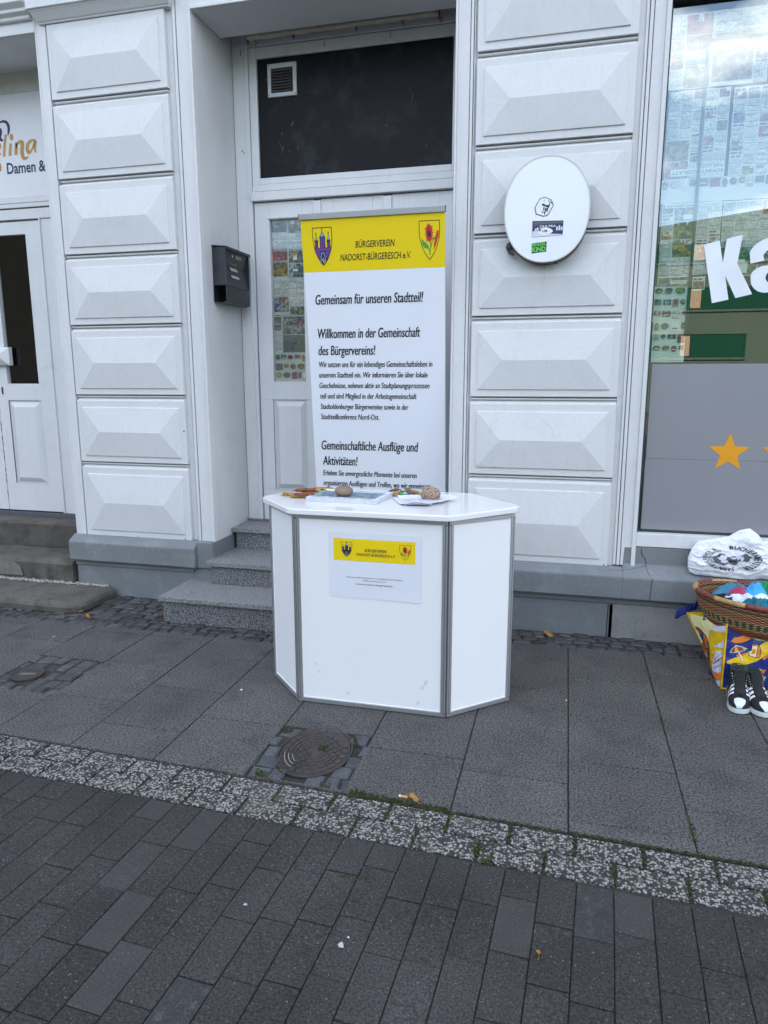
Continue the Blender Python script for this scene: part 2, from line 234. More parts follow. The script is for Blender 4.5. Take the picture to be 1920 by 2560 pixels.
# ------------------------------------------------------------------ mesh helpers
class MB:
    def __init__(s): s.v = []; s.f = []; s.m = []; s.mats = []; s.uv = None
    def mi(s, m):
        if m not in s.mats: s.mats.append(m)
        return s.mats.index(m)
    def add(s, vs, fs, m):
        o = len(s.v); s.v += [tuple(p) for p in vs]; k = s.mi(m)
        for f in fs: s.f.append([i+o for i in f]); s.m.append(k)
        return s
    def box(s, x0, x1, y0, y1, z0, z1, m, fr=None):
        vs = [Vector((x, y, z)) for z in (z0, z1) for y in (y0, y1) for x in (x0, x1)]
        if fr: vs = [fr @ p for p in vs]
        return s.add(vs, [(0, 2, 3, 1), (4, 5, 7, 6), (0, 1, 5, 4), (2, 6, 7, 3), (0, 4, 6, 2), (1, 3, 7, 5)], m)
    def poly(s, pts, m): return s.add(pts, [list(range(len(pts)))], m)
    def prism(s, pts, ax, a0, a1, m, cap=True):
        """closed outline pts (2D) extruded along axis ax from a0 to a1"""
        def P(p, a): return (a, p[0], p[1]) if ax == 'x' else (p[0], a, p[1]) if ax == 'y' else (p[0], p[1], a)
        n = len(pts); fs = [(i, (i+1) % n, (i+1) % n+n, i+n) for i in range(n)]
        if cap: fs += [list(range(n))[::-1], list(range(n, 2*n))]
        return s.add([P(p, a0) for p in pts]+[P(p, a1) for p in pts], fs, m)
    def tube(s, pts, r, m, n=8, closed=False, cap=True):
        pts = [Vector(p) for p in pts]; rs = r if isinstance(r, (list, tuple)) else [r]*len(pts); rings = []
        prev = None
        for i, p in enumerate(pts):
            if closed: t = pts[(i+1) % len(pts)]-pts[i-1]
            else: t = pts[min(i+1, len(pts)-1)]-pts[max(i-1, 0)]
            t = t.normalized() if t.length > 1e-9 else Vector((0, 0, 1))
            if prev is None: a = t.orthogonal().normalized()
            else: a = (prev-t*prev.dot(t)); a = a.normalized() if a.length > 1e-6 else t.orthogonal().normalized()
            prev = a; b = t.cross(a)
            rings.append([p+(a*math.cos(2*math.pi*k/n)+b*math.sin(2*math.pi*k/n))*rs[i] for k in range(n)])
        vs = [q for g in rings for q in g]; fs = []; L = len(rings)
        for i in range(L if closed else L-1):
            j = (i+1) % L
            for k in range(n): fs.append((i*n+k, i*n+(k+1) % n, j*n+(k+1) % n, j*n+k))
        if cap and not closed: fs += [list(range(n))[::-1], [(L-1)*n+k for k in range(n)]]
        return s.add(vs, fs, m)
    def rows(s, rows, m, closed=False):
        n = len(rows[0]); fs = []
        for i in range(len(rows)-1):
            for k in range(n if closed else n-1): fs.append((i*n+k, i*n+(k+1) % n, (i+1)*n+(k+1) % n, (i+1)*n+k))
        return s.add([q for g in rows for q in g], fs, m)
    def merge(s, o):
        off = len(s.v); s.v += o.v
        for f, k in zip(o.f, o.m): s.f.append([i+off for i in f]); s.m.append(s.mi(o.mats[k]))
        return s
    def build(s, name, parent=None, bevel=0, seg=2, smooth=False, sub=0, label=None):
        org = Vector((0, 0, 0))
        p = parent
        while p is not None: org += p.location; p = p.parent
        me = bpy.data.meshes.new(name); me.from_pydata([tuple(Vector(q)-org) for q in s.v], [], s.f); me.update()
        for m in s.mats: me.materials.append(m)
        me.polygons.foreach_set('material_index', s.m)
        if smooth: me.polygons.foreach_set('use_smooth', [True]*len(me.polygons))
        bm = bmesh.new(); bm.from_mesh(me)
        if not getattr(s, 'keep', False): bmesh.ops.recalc_face_normals(bm, faces=bm.faces)
        bm.to_mesh(me); bm.free()
        o = bpy.data.objects.new(name, me); COL.objects.link(o); o.parent = parent
        if bevel:
            b = o.modifiers.new('bevel', 'BEVEL'); b.width = bevel; b.segments = seg; b.limit_method = 'ANGLE'; b.angle_limit = R(40)
        if sub:
            b = o.modifiers.new('subd', 'SUBSURF'); b.levels = sub; b.render_levels = sub
        if label: o['label'] = label
        return o
def tag(o, label, cat, group=None):
    o['label'] = label; o['category'] = cat
    if group: o['group'] = group
    return o
def struct(o, kind='structure'): o['kind'] = kind; return o
def thing(name, loc, label, cat, group=None):
    o = bpy.data.objects.new(name, None); COL.objects.link(o); o.location = loc; o.empty_display_size = .1
    return tag(o, label, cat, group)

def glyphs(txt, thick=0, shear=0, space=1.0):
    cu = bpy.data.curves.new('tmp', 'FONT'); cu.body = txt; cu.size = 1; cu.resolution_u = 3; cu.offset = thick; cu.shear = shear; cu.space_character = space
    o = bpy.data.objects.new('tmp', cu); COL.objects.link(o)
    bpy.context.view_layer.update()
    me = bpy.data.meshes.new_from_object(o.evaluated_get(bpy.context.evaluated_depsgraph_get()))
    vs = [(v.co.x, v.co.y) for v in me.vertices]; fs = [list(p.vertices) for p in me.polygons]
    bpy.data.objects.remove(o); bpy.data.curves.remove(cu); bpy.data.meshes.remove(me)
    return vs, fs
CAP = None
def text(mb, txt, u0, u1, v0, cap, m, fn, thick=.012, shear=0, space=1.0):
    """text from u0 to u1 with baseline v0 and capital height cap, mapped to space by fn(u, v)"""
    global CAP
    if CAP is None: CAP = max(v[1] for v in glyphs('H')[0])
    vs, fs = glyphs(txt, thick, shear, space)
    if not vs: return
    a = min(v[0] for v in vs); b = max(v[0] for v in vs)
    mb.add([fn(u0+(v[0]-a)/(b-a)*(u1-u0), v0+v[1]/CAP*cap) for v in vs], fs, m); mb.keep = True

# ------------------------------------------------------------------ ground
def clip(poly, nx, ny, c):
    o = []
    for i in range(len(poly)):
        p, q = poly[i], poly[(i+1) % len(poly)]; a = nx*p[0]+ny*p[1]-c; b = nx*q[0]+ny*q[1]-c
        if a <= 0: o.append(p)
        if a*b < 0: t = a/(a-b); o.append((p[0]+(q[0]-p[0])*t, p[1]+(q[1]-p[1])*t))
    return o
def tile(mb, poly, z, m, ch=.003, dep=.010, tilt=.001):
    """one stone: chamfered top on short sides"""
    if len(poly) < 3: return
    n = len(poly); cx = sum(p[0] for p in poly)/n; cy_ = sum(p[1] for p in poly)/n
    d = [random.uniform(-tilt, tilt) for _ in range(3)]
    def Z(p): return z+d[0]+d[1]*(p[0]-cx)*8+d[2]*(p[1]-cy_)*8
    def inn(p):
        v = Vector((cx-p[0], cy_-p[1])); L = max(v.length, 1e-4); return (p[0]+v.x/L*ch*1.4, p[1]+v.y/L*ch*1.4)
    I = [inn(p) for p in poly]
    vs = [(p[0], p[1], z-dep) for p in poly]+[(p[0], p[1], Z(p)-ch*.8) for p in poly]+[(p[0], p[1], Z(p)) for p in I]
    fs = [list(range(2*n, 3*n))]
    for i in range(n):
        j = (i+1) % n; fs += [(i, j, n+j, n+i), (n+i, n+j, 2*n+j, 2*n+i)]
    mb.add(vs, fs, m)
def jit(poly, a): return [(p[0]+random.uniform(-a, a), p[1]+random.uniform(-a, a)) for p in poly]

g = MB(); g.poly([(-150, -150, -.03), (150, -150, -.03), (150, 150, -.03), (-150, 150, -.03)], ASPH); struct(g.build('ground'))
g = MB(); g.poly([(-6, -6.5, -.009), (11, -6.5, -.009), (11, .1, -.009), (-6, .1, -.009)], JOINT); struct(g.build('paving_bed'))
def curbY(x): return -1.917-.038*(x-2.4)
S = MB(); K = MB()
gx = .0048
offs = {5: -.69, 6: -.775, 7: -.85, 8: -.675, 9: -.905, 2: -.66, 1: -.67, 3: -.86, 4: -.70, 10: -.70}
cover_squares = [(2.072, 2.474, -1.905, -1.487), (.467, .866, -1.492, -1.07)]
def front(x): return -.590 if x < 1.9 else -.238
for k in range(-14, 24):
    x0 = .065+.4017*k; x1 = x0+.4017
    o = offs.get(k, -.67 if k % 2 else -.87)
    for n in range(-5, 4):
        y1_ = o-.401*n; y0 = y1_-.401
        f = -.590 if x0 < 2.6 else -.238
        p = [(x0+gx/2, y0+gx/2), (x1-gx/2, y0+gx/2), (x1-gx/2, y1_-gx/2), (x0+gx/2, y1_-gx/2)]
        if any(abs((x0+x1)/2-(a+b)/2) < .1 and abs((y0+y1_)/2-(c+d)/2) < .12 for a, b, c, d in cover_squares): continue
        p = clip(p, 0, 1, f-.004)
        if len(p) < 3: continue
        # keep behind the kerb line  y >= curbY(x)+.006  ->  -y-.038x <= c
        p = clip(p, -.038, -1, 1.917-.038*2.4-.008)
        if len(p) >= 3 and max(q[1] for q in p)-min(q[1] for q in p) > .015: tile(S, p, 0, SLABM, .0025, .012, .0007)
struct(S.build('pavement'))
# small cobbles along the wall and round the covers
def cob_rows(x0, x1, y0, y1, sx, sy, skip=None, m=COBM):
    ny = max(1, round((y1-y0)/sy)); hy = (y1-y0)/ny
    for j in range(ny):
        x = x0+random.uniform(-sx, 0)
        while x < x1:
            wd = sx*random.uniform(.75, 1.3); ya = y0+j*hy
            p = jit([(x+.005, ya+.005), (x+wd-.005, ya+.005), (x+wd-.005, ya+hy-.005), (x+.005, ya+hy-.005)], .006)
            c = (x+wd/2, ya+hy/2)
            if not (skip and skip(*c)): tile(K, p, random.uniform(-.004, .002), m, .008, .015, .004)
            x += wd
cob_rows(-6, 2.6, -.588, .0, .085, .068, lambda x, y: (x < .2 and y > -.36) or (.8 < x < 2.6 and y > -.40))
cob_rows(2.6, 9, -.236, -.0, .085, .062)
CC, CR = (2.279, -1.662), .192
cob_rows(2.076, 2.470, -1.900, -1.490, .072, .082, lambda x, y: ((x-CC[0])/(CR*.76+.020))**2+((y-CC[1])/(CR+.022))**2 < 1, COBBL)
cob_rows(.470, .863, -1.488, -1.074, .08, .08, lambda x, y: ((x-.585)/.095)**2+((y+1.31)/.10)**2 < 1)
struct(K.build('cobble_strip'))
# pebble-faced kerb: two courses, laid in a line turned 2.2 degrees
KB = MB()
ka = math.atan(-.040)
def kfr(u, v): return (2.4+u*math.cos(ka)-v*math.sin(ka), -1.922+u*math.sin(ka)+v*math.cos(ka))
for row, (v1_, v0_, off) in enumerate(((0, -.106, .057), (-.108, -.216, .178))):
    for i in range(-32, 36):
        u0 = off+i*.2115; u1 = u0+.2115
        p = [kfr(u0+.0055, v0_+.004), kfr(u1-.0055, v0_+.004), kfr(u1-.0055, v1_-.004), kfr(u0+.0055, v1_-.004)]
        tile(KB, jit(p, .002), .001, AGG, .006, .012, .0012)
struct(KB.build('kerb'))
# concrete pavers, columns running away from the kerb
PV = MB(); pa = R(-3.0)
def pfr(u, v): return (2.4+u*math.cos(pa)-v*math.sin(pa), -2.142+u*math.sin(pa)+v*math.cos(pa))
light = [(1.85, -2.19), (2.036, -2.57), (1.95, -2.35), (2.179, -2.87), (3.162, -2.386), (3.488, -2.294), (1.95, -2.50), (2.05, -2.28)]
PAVEL = mat('paver_light', (.051, .0485, .047), .8, spec=.2, speck=(130, .71, (.12, .12, .12)), var=.1, scale=5, fine=.22, fscale=220, island=.08, bump=.4, bscale=200, bdist=.003)
PAVED = mat('paver_worn', (.046, .045, .045), .8, var=.2, scale=20, fine=.2, fscale=160, spec=.2, col2=(.075, .075, .078), thr=(.55, .62), bump=1, bscale=110, bdist=.005)
for i in range(-70, 75):
    u0 = i*.1065+.052; u1 = u0+.1065
    st = {0: .0, 1: .105, 2: .055, 3: .16}[i % 4] if i % 7 else .13
    v1_ = .0; v0_ = -(.06+st) if st > .02 else -.2125
    while v1_ > -4.1:
        c = pfr((u0+u1)/2, (v0_+v1_)/2)
        m = PAVEM
        for L_ in light:
            if abs(c[0]-L_[0]) < .052 and abs(c[1]-L_[1]) < .10: m = PAVEL
        if abs(c[0]-2.385) < .055 and abs(c[1]+2.83) < .10 or abs(c[0]-3.30) < .052 and abs(c[1]+2.26) < .1: m = PAVED
        a_ = .0013; p = [pfr(u0+a_, v0_+a_), pfr(u1-a_, v0_+a_), pfr(u1-a_, v1_-a_), pfr(u0+a_, v1_-a_)]
        p = clip([q for q in p], .040, 1, -2.142-.004+.040*2.4)
        if len(p) >= 3 and max(q[1] for q in p)-min(q[1] for q in p) > .02: tile(PV, p, -.001, m, .0028, .008, .0014)
        v1_ = v0_; v0_ -= .2125
struct(PV.build('road'))
# moss in the joints
ms = MB()
def moss(x0, x1, yf, n, sp=.012, h=.012):
    for _ in range(n):
        x = random.uniform(x0, x1); y = yf(x)+random.gauss(0, sp*.5); a = random.uniform(0, 6.3); r_ = random.uniform(.003, .008); z = random.uniform(-.006, .001)
        ms.add([(x+r_*math.cos(a), y+r_*math.sin(a), z), (x-r_*math.sin(a), y+r_*math.cos(a), z+.002), (x-r_*math.cos(a), y-r_*math.sin(a), z), (x+.3*r_*math.cos(a+1), y+.3*r_*math.sin(a+1), z+random.uniform(.002, h))], [(0, 1, 3), (1, 2, 3), (2, 0, 3)], MOSSM)
moss(2.50, 2.87, lambda x: curbY(x)+.006, 420, .014); moss(2.50, 2.58, lambda x: curbY(x)+.012, 120, .02)
moss(3.3, 4.6, lambda x: curbY(x)+.004, 520, .010, .008); moss(2.87, 3.3, lambda x: curbY(x)+.004, 120, .008, .006)
for i in range(8): u = .178+(i-1)*.2115; c = kfr(u, -.16); moss(c[0]-.006, c[0]+.006, lambda x: c[1]+random.uniform(-.05, .05), 26, .01, .006)
for i in range(-2, 7): u = .057+i*.2115; c = kfr(u, -.05); moss(c[0]-.005, c[0]+.005, lambda x: c[1]+random.uniform(-.05, .05), 20, .01, .006)
for c in ((3.03, -2.15), (3.0, -2.107), (2.42, -1.52), (2.13, -1.87), (2.19, -1.88), (2.40, -1.88), (2.11, -1.53)): moss(c[0]-.022, c[0]+.022, lambda x: c[1], 60, .025, .009)
moss(2.676, 2.684, lambda x: random.uniform(-2.33, -2.27), 20, .01, .005); moss(2.60, 2.70, lambda x: -2.335, 25, .006, .005)
for x in (3.68,): moss(x-.008, x+.008, lambda x: random.uniform(-1.9, -1.75), 70, .01, .006); moss(x-.006, x+.006, lambda x: random.uniform(-1.1, -.85), 50, .01, .005)
struct(ms.build('moss_in_joints'), 'stuff')

# ------------------------------------------------------------------ building
B = thing('building', (2.0, .3, 0), 'white painted corner house with diamond-faced rusticated piers, two recessed doors and a papered shop window', 'building')
ZJ = [3.207, 2.744, 2.286, 1.842, 1.389, .938, .422]      # lower edges of the blocks
def pier(x0, x1, top=3.63):
    m = MB(); z1 = top; GH = .042
    for i, zb in enumerate(ZJ):
        # block: flat frame face at y=0, raised pyramid panel
        mx_, mt = .042, .045
        px0, px1, pz0, pz1 = x0+mx_, x1-mx_, zb+.040, z1-mt
        O = [(x0, 0, zb), (x1, 0, zb), (x1, 0, z1), (x0, 0, z1)]
        Ia = [(px0, 0, pz0), (px1, 0, pz0), (px1, 0, pz1), (px0, 0, pz1)]
        Ib = [(a, -.008, c) for a, b, c in Ia]
        zm = (pz0+pz1)/2; e = (px1-px0)*.19
        Rg = [(px0+e, -.031, zm), (px1-e, -.031, zm)]
        Bk = [(a, .07, c) for a, b, c in O]
        vs = O+Ia+Ib+Rg+Bk
        fs = [(0, 1, 5, 4), (1, 2, 6, 5), (2, 3, 7, 6), (3, 0, 4, 7)]
        fs += [(4, 5, 9, 8), (5, 6, 10, 9), (6, 7, 11, 10), (7, 4, 8, 11)]
        fs += [(8, 9, 13, 12), (9, 10, 13), (10, 11, 12, 13), (11, 8, 12)]
        fs += [(0, 14, 15, 1), (1, 15, 16, 2), (2, 16, 17, 3), (3, 17, 14, 0)]
        m.add(vs, fs, PAINT)
        z1 = zb-GH
        if i < 6:
            prof = [(.065, zb+.001), (.036, zb), (.036, zb-.009), (.012, zb-.010), (.009, zb-.014), (.012, zb-.019), (.030, zb-.0195), (.030, zb-.0225), (.005, zb-GH+.004), (.003, zb-GH-.001), (.065, zb-GH-.001)]
            m.prism(prof, 'x', x0+.003, x1-.004, PAINT)
    return m
for a, b in ((0.0, .808), (2.662, 3.478), (-2.62, -1.81), (6.15, 6.96)):
    pier(a, b).build('rusticated_pier', B, bevel=.0035, seg=2)
W = MB()
# jamb blocks behind the piers
for a, b in ((-.09, .978), (2.545, 3.627), (-2.72, -1.72), (6.05, 7.06)):
    m = MB(); m.box(a, b, .048, .62, .05, 3.78, REVEAL); m.build('wall_jamb', B, bevel=.002, seg=1)
for a, b in ((-7, -2.72), (7.06, 12)):
    m = MB(); m.box(a, b, .03, .62, .05, 3.9, PAINT); m.build('wall', B)
# flat pilaster strips and their mouldings, beside the blocks
def strip(x0, x1, z0, z1, yf=.004): W.box(x0, x1, yf, .050, z0, z1, PAINT)
T = 3.597
strip(-.09, -.012, .42, T+.1); strip(-.086, -.078, .42, T+.1, -.002)
W.box(.806, .846, .030, .05, .42, T+.15, PAINT)
for a, b, y in ((.848, .853, .012), (.858, .876, .006), (.882, .966, .008), (.964, .9795, -.002)): strip(a, b, .42, T+.16, y)
for a, b, y in ((2.5435, 2.556, -.002), (2.556, 2.622, .008), (2.626, 2.640, .004), (2.644, 2.650, .010)): strip(a, b, .42, T+.16, y)
W.box(2.648, 2.664, .030, .05, .42, T+.15, PAINT)
W.box(3.476, 3.510, .022, .05, .42, 5, PAINT)
for a, b, y in ((3.510, 3.524, .006), (3.528, 3.545, .002), (3.549, 3.606, .006), (3.606, 3.6285, -.004)): strip(a, b, .431, 5, y)
W.build('pilaster_moulding', B, bevel=.002, seg=1)
# lintels and the house above
U = MB()
U.box(.9795, 2.5435, .012, .372, 3.604, 4.2, REVEAL); U.box(.9795, 2.5435, -.002, .012, 3.606, 3.625, PAINT); U.box(.9795, 2.5435, .004, .012, 3.625, 4.2, PAINT)
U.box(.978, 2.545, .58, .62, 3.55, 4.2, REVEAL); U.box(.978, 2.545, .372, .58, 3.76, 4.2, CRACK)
U.box(-1.72, -.09, .012, .47, T, 4.2, REVEAL); U.box(-1.72, -.0905, -.002, .012, T+.002, T+.02, PAINT); U.box(-1.72, -.0905, .004, .012, T+.02, 4.2, PAINT)
U.box(-1.72, -.09, .47, .62, 3.56, 4.2, REVEAL)
U.box(3.6285, 6.05, .010, .62, 3.40, 4.2, PAINT); U.box(3.6285, 6.05, -.004, .010, 3.40, 3.42, PAINT)
U.box(-7, 12, .03, 11, 4.2, 12, PAINT)
U.box(-7, 12, -.25, .03, 11.6, 12.1, PAINT)
U.build('upper_wall', B, bevel=.002, seg=1)
# cornice bands
def cap_profile(z): return [(.05, z), (-.012, z), (-.012, z+.006), (-.022, z+.012), (-.055, z+.050), (-.062, z+.055), (-.062, z+.062), (-.075, z+.062), (-.075, z+.125), (.05, z+.125)]
for a, b in ((-.035, .845), (2.63, 3.51), (-2.655, -1.775), (6.115, 6.995)):
    prof = cap_profile(3.632); m = MB()
    def ring(y_, z_): d = max(0, -y_); return [(a-d*.62, .05, z_), (a-d*.62, y_, z_), (b+d*.62, y_, z_), (b+d*.62, .05, z_)]
    m.rows([ring(y_, z_) for y_, z_ in prof], PAINT); m.build('capital', B, bevel=.002, seg=1)
for a, b in ((-1.775, -.10), (-7, -2.72)):
    m = MB(); m.prism([(.05, 3.668), (-.012, 3.668), (-.020, 3.676), (-.020, 3.69), (-.045, 3.705), (-.045, 3.722), (-.075, 3.745), (-.075, 3.80), (.05, 3.80)], 'x', a, b, PAINT)
    m.build('cornice', B, bevel=.002, seg=1)
# plinths: chamfered cap stone above a recessed dado
def plinth(x0, x1, xr=None, m2=PLINTH, zt=.423):
    p = MB()
    xr = xr or x1
    p.prism([(.40, zt+.004), (-.004, zt), (-.058, .392), (-.070, .382), (-.072, .372), (-.072, .258), (-.066, .246), (-.05, .243), (.40, .243)], 'x', x0, x1, PLINTH)
    p.box(x0+.012, xr-.03, -.032, .4, .205, .243, PLINTH)
    p.box(x0+.016, xr-.035, -.021, .4, -.01, .206, m2)
    return p
pl = plinth(-.108, .862); pl.box(.860, .980, -.040, .60, .243, .425, PLINTH); pl.box(.82, .975, -.018, .6, -.01, .243, PLINTH)
pl.build('plinth', B, bevel=.009, seg=3)
pl = plinth(2.52, 3.566); pl.build('plinth', B, bevel=.009, seg=3)
# below the shop window: painted apron wall, sloped ledge, dado with a bare patch
ap = MB()
ap.prism([(.4, .545), (.006, .545), (.004, .440), (-.040, .400), (-.066, .384), (-.070, .374), (-.070, .256), (-.06, .243), (.4, .243)], 'x', 3.562, 6.2, PLINTH)
ap.box(3.53, 3.4955, -.0195, .3, -.01, .206, PLINTH)
ap.box(3.4975, 6.2, -.021, .4, -.01, .204, PLINTH2); ap.box(3.50, 6.2, -.028, .4, .204, .243, PLINTH)
ap.build('plinth', B, bevel=.007, seg=3)
def crack(pts, r=.0016):
    m = MB(); m.tube(pts, r, CRACK, 5); m.build('crack', B)
crack([(3.66, .0035, .535), (3.664, .0035, .50), (3.685, .0035, .475), (3.692, .003, .452), (3.688, -.0, .437), (3.70, -.034, .405), (3.722, -.071, .378), (3.718, -.0715, .34), (3.715, -.0715, .25)])
crack([(3.485, -.03, .408), (3.56, -.03, .407), (3.62, -.018, .420), (3.69, .0, .437)], .0014)
crack([(3.4965, -.0225, .20), (3.4950, -.0225, .10), (3.4960, -.0225, .0)], .003)
def chip(x, z, r_, mt, y=-.0006):
    m = MB(); m.poly([(x+r_*random.uniform(.5, 1.2)*math.cos(i*.9), y, z+r_*random.uniform(.5, 1.3)*math.sin(i*.9)) for i in range(7)], mt); m.build('paint_chip', B)
chip(.795, 1.155, .006, RUSTD); chip(.800, 1.148, .003, OLDP); chip(3.455, 2.262, .004, OLDP); chip(.02, 1.845, .005, OLDP); chip(2.69, 2.76, .006, OLDP); chip(3.38, .955, .005, OLDP); chip(.76, .428, .007, PLINTH); chip(.40, .427, .005, PLINTH); chip(3.46, .428, .006, PLINTH); chip(2.668, 1.40, .005, OLDP)
HAIR = mat('hairline_crack', (.40, .40, .39), .8)
def hair(pts, r=.0009):
    m = MB(); m.tube([(x, y, z) for x, y, z in pts], r, HAIR, 4); m.build('hairline_crack', B)
def facey(x, z, x0=2.704, x1=3.436, z0=.978, z1=1.302):
    e = (x1-x0)*.19; zm = (z0+z1)/2; tz = 1-abs(z-zm)/(z1-zm); tx = min(1, (x-x0)/e, (x1-x)/e); return -.008-.023*max(0, min(tz, tx))-.0006
for P_ in ([(2.83, 1.265), (2.815, 1.25), (2.79, 1.235), (2.785, 1.21), (2.788, 1.17)], [(3.08, 1.262), (3.10, 1.24), (3.13, 1.215), (3.14, 1.19), (3.145, 1.165)], [(2.98, 1.09), (2.99, 1.07), (2.97, 1.05)]): hair([(x, facey(x, z), z) for x, z in P_])
hair([(x, facey(x, z, 2.704, 3.436, 1.882, 2.199), z) for x, z in [(3.06, 2.10), (3.055, 2.07), (3.062, 2.04), (3.05, 1.99), (3.052, 1.95)]]); hair([(2.90, -.012, .84), (2.915, -.012, .86), (2.918, -.012, .845)], .001); hair([(3.36, -.012, .87), (3.375, -.012, .855), (3.385, -.012, .845)], .001)

for a, b in ((-2.74, -1.71), (6.05, 7.08)): plinth(a, b).build('plinth', B, bevel=.009, seg=2)
# rooms behind the glass
RM = MB()
for a, b in ((-1.7, .0), (.98, 2.54), (3.5, 6.1)):
    RM.box(a, b, 2.6, 2.7, .0, 3.9, DARK); RM.box(a-.05, a, .63, 2.7, 0, 3.9, DARK); RM.box(b, b+.05, .63, 2.7, 0, 3.9, DARK); RM.box(a, b, .63, 2.7, 3.62, 3.7, DARK); RM.box(a, b, .63, 2.7, .30, .40, DARK)
RM.build('room_shell', B)

# ------------------------------------------------------------------ middle doorway
def panelled(m, x0, x1, z0, z1, y, mt, out=.012, inset=.045, mat_=DOORP):
    """raised field with sloping margins inside a recessed panel"""
    a = [(x0, y+.010, z0), (x1, y+.010, z0), (x1, y+.010, z1), (x0, y+.010, z1)]
    b = [(x0+.012, y+.010, z0+.012), (x1-.012, y+.010, z0+.012), (x1-.012, y+.010, z1-.012), (x0+.012, y+.010, z1-.012)]
    c = [(x0+inset, y-out, z0+inset), (x1-inset, y-out, z0+inset), (x1-inset, y-out, z1-inset), (x0+inset, y-out, z1-inset)]
    e = [(x0, y, z0), (x1, y, z0), (x1, y, z1), (x0, y, z1)]
    for q, w_ in ((e, a), (a, b), (b, c)): m.add(q+w_, [(0, 1, 5, 4), (1, 2, 6, 5), (2, 3, 7, 6), (3, 0, 4, 7)], mat_)
    m.poly(c, mat_)
def ringframe(m, x0, x1, z0, z1, hx0, hx1, hz0, hz1, y0, y1, mt):
    m.box(x0, hx0, y0, y1, z0, z1, mt); m.box(hx1, x1, y0, y1, z0, z1, mt)
    m.box(hx0, hx1, y0, y1, z0, hz0, mt); m.box(hx0, hx1, y0, y1, hz1, z1, mt)
YD = .53
m = MB()
m.box(.982, 1.092, YD, .60, .47, 3.74, DOORP); m.box(2.46, 2.542, YD, .60, .47, 3.74, DOORP); m.box(1.092, 2.46, YD, .60, 3.605, 3.74, DOORP)
m.box(1.060, 1.070, YD-.006, YD, .47, 3.60, DOORP)
m.box(1.098, 2.458, YD-.004, .60, 2.724, 2.766, DOORP); m.box(1.094, 2.460, YD-.022, .60, 2.662, 2.718, DOORP); m.box(1.098, 2.458, YD+.012, .60, 2.716, 2.726, CRACK)
door = m.build('entrance_door', B, bevel=.003, seg=2)
m = MB()
ringframe(m, 1.096, 2.458, 2.768, 3.600, 1.150, 2.446, 2.808, 3.534, YD+.004, .58, DOORP)
m.build('transom_frame', door, bevel=.004, seg=2)
m = MB(); m.box(1.148, 2.448, YD+.022, YD+.04, 2.806, 3.536, BLACKP)
tp = m.build('transom_panel', door)
m = MB()
def blob(m, x, z, y, r, mt, n=5):
    m.poly([(x+r*random.uniform(.4, 1.2)*math.cos(i*6.283/n), y, z+r*random.uniform(.4, 1.2)*math.sin(i*6.283/n)) for i in range(n)], mt)
for x, z, r_ in ((1.386, 3.13, .010), (1.31, 3.075, .006), (1.315, 2.985, .008), (1.36, 2.965, .005), (1.42, 2.98, .006), (2.19, 3.22, .005), (2.02, 3.07, .005), (1.21, 3.41, .006), (1.52, 3.38, .004), (2.28, 2.93, .004)):
    m.poly([(x-r_, YD+.0215, z-r_*1.3), (x-r_*.4, YD+.0215, z-r_*1.4), (x+r_, YD+.0215, z+r_*1.1), (x+.1*r_, YD+.0215, z+r_*1.3)], SCUFF)
for px in ((1.30, 3.0), (2.18, 3.24)):
    m.tube([(px[0]+.012*math.sin(t*1.1), YD+.021, px[1]-.05+t*.02) for t in range(5)], .0012, SCUFF, 4)
m.build('paint_chips', tp) if False else m.build('scuffs', door)
# ventilation grille screwed on the black panel
m = MB(); ringframe(m, 1.226, 1.425, 3.297, 3.494, 1.250, 1.400, 3.321, 3.466, YD+.006, YD+.022, VENTP)
for a in (1.236, 1.415):
    for b in (3.307, 3.484): m.prism([(a+.004*math.cos(i), b+.004*math.sin(i)) for i in (0, 1.05, 2.1, 3.14, 4.2, 5.25)], 'y', YD+.003, YD+.007, CRACK)
vg = m.build('vent_grille', door, bevel=.0015, seg=1)
m = MB(); m.box(1.250, 1.400, YD+.019, YD+.0215, 3.321, 3.466, BOXD)
for i in range(8):
    z = 3.330+i*.0172
    m.add([(1.250, YD+.018, z+.014), (1.400, YD+.018, z+.014), (1.396, YD-.004, z-.003), (1.254, YD-.004, z-.003), (1.254, YD-.003, z-.006), (1.396, YD-.003, z-.006)], [(0, 1, 2, 3), (3, 2, 5, 4)], VENTD)
m.build('vent_louvres', door)
# the three leaves
def leaf(x0, x1, gx0, gx1, nm):
    m = MB(); zt, zb_ = 2.655, .478
    gz0, gz1 = 1.470, 2.545
    ringframe(m, x0, x1, gz0-.005, zt, gx0, gx1, gz0, gz1, YD+.012, YD+.055, DOORP)
    m.box(x0, x1, YD+.012, YD+.055, 1.345, gz0-.005, DOORP)
    m.box(x0, x1, YD+.012, YD+.055, zb_, .702, DOORP); m.box(x0, gx0-.010, YD+.012, YD+.055, .702, 1.345, DOORP); m.box(gx1+.006, x1, YD+.012, YD+.055, .702, 1.345, DOORP)
    panelled(m, gx0-.010, gx1+.006, .702, 1.345, YD+.012, None)
    m.box(gx0-.012, gx1+.012, YD+.004, YD+.013, gz1+.004, gz1+.016, DOORP)
    d = m.build('door_leaf', door, bevel=.0025, seg=2)
    m = MB(); m.box(gx0-.004, gx1+.004, YD+.036, YD+.040, gz0-.004, gz1+.004, GLASSD)
    m.build('door_glass', door)
    return d
leaf(1.100, 1.528, 1.206, 1.444, 'side'); leaf(1.578, 2.006, 1.66, 1.93, 'mid'); leaf(2.060, 2.456, 2.14, 2.37, 'right')
m = MB()
for a, b in ((1.527, 1.579), (2.005, 2.061)): m.box(a, b, YD-.004, YD+.05, .478, 2.645, DOORP)
m.build('cover_strip', door, bevel=.002, seg=1)
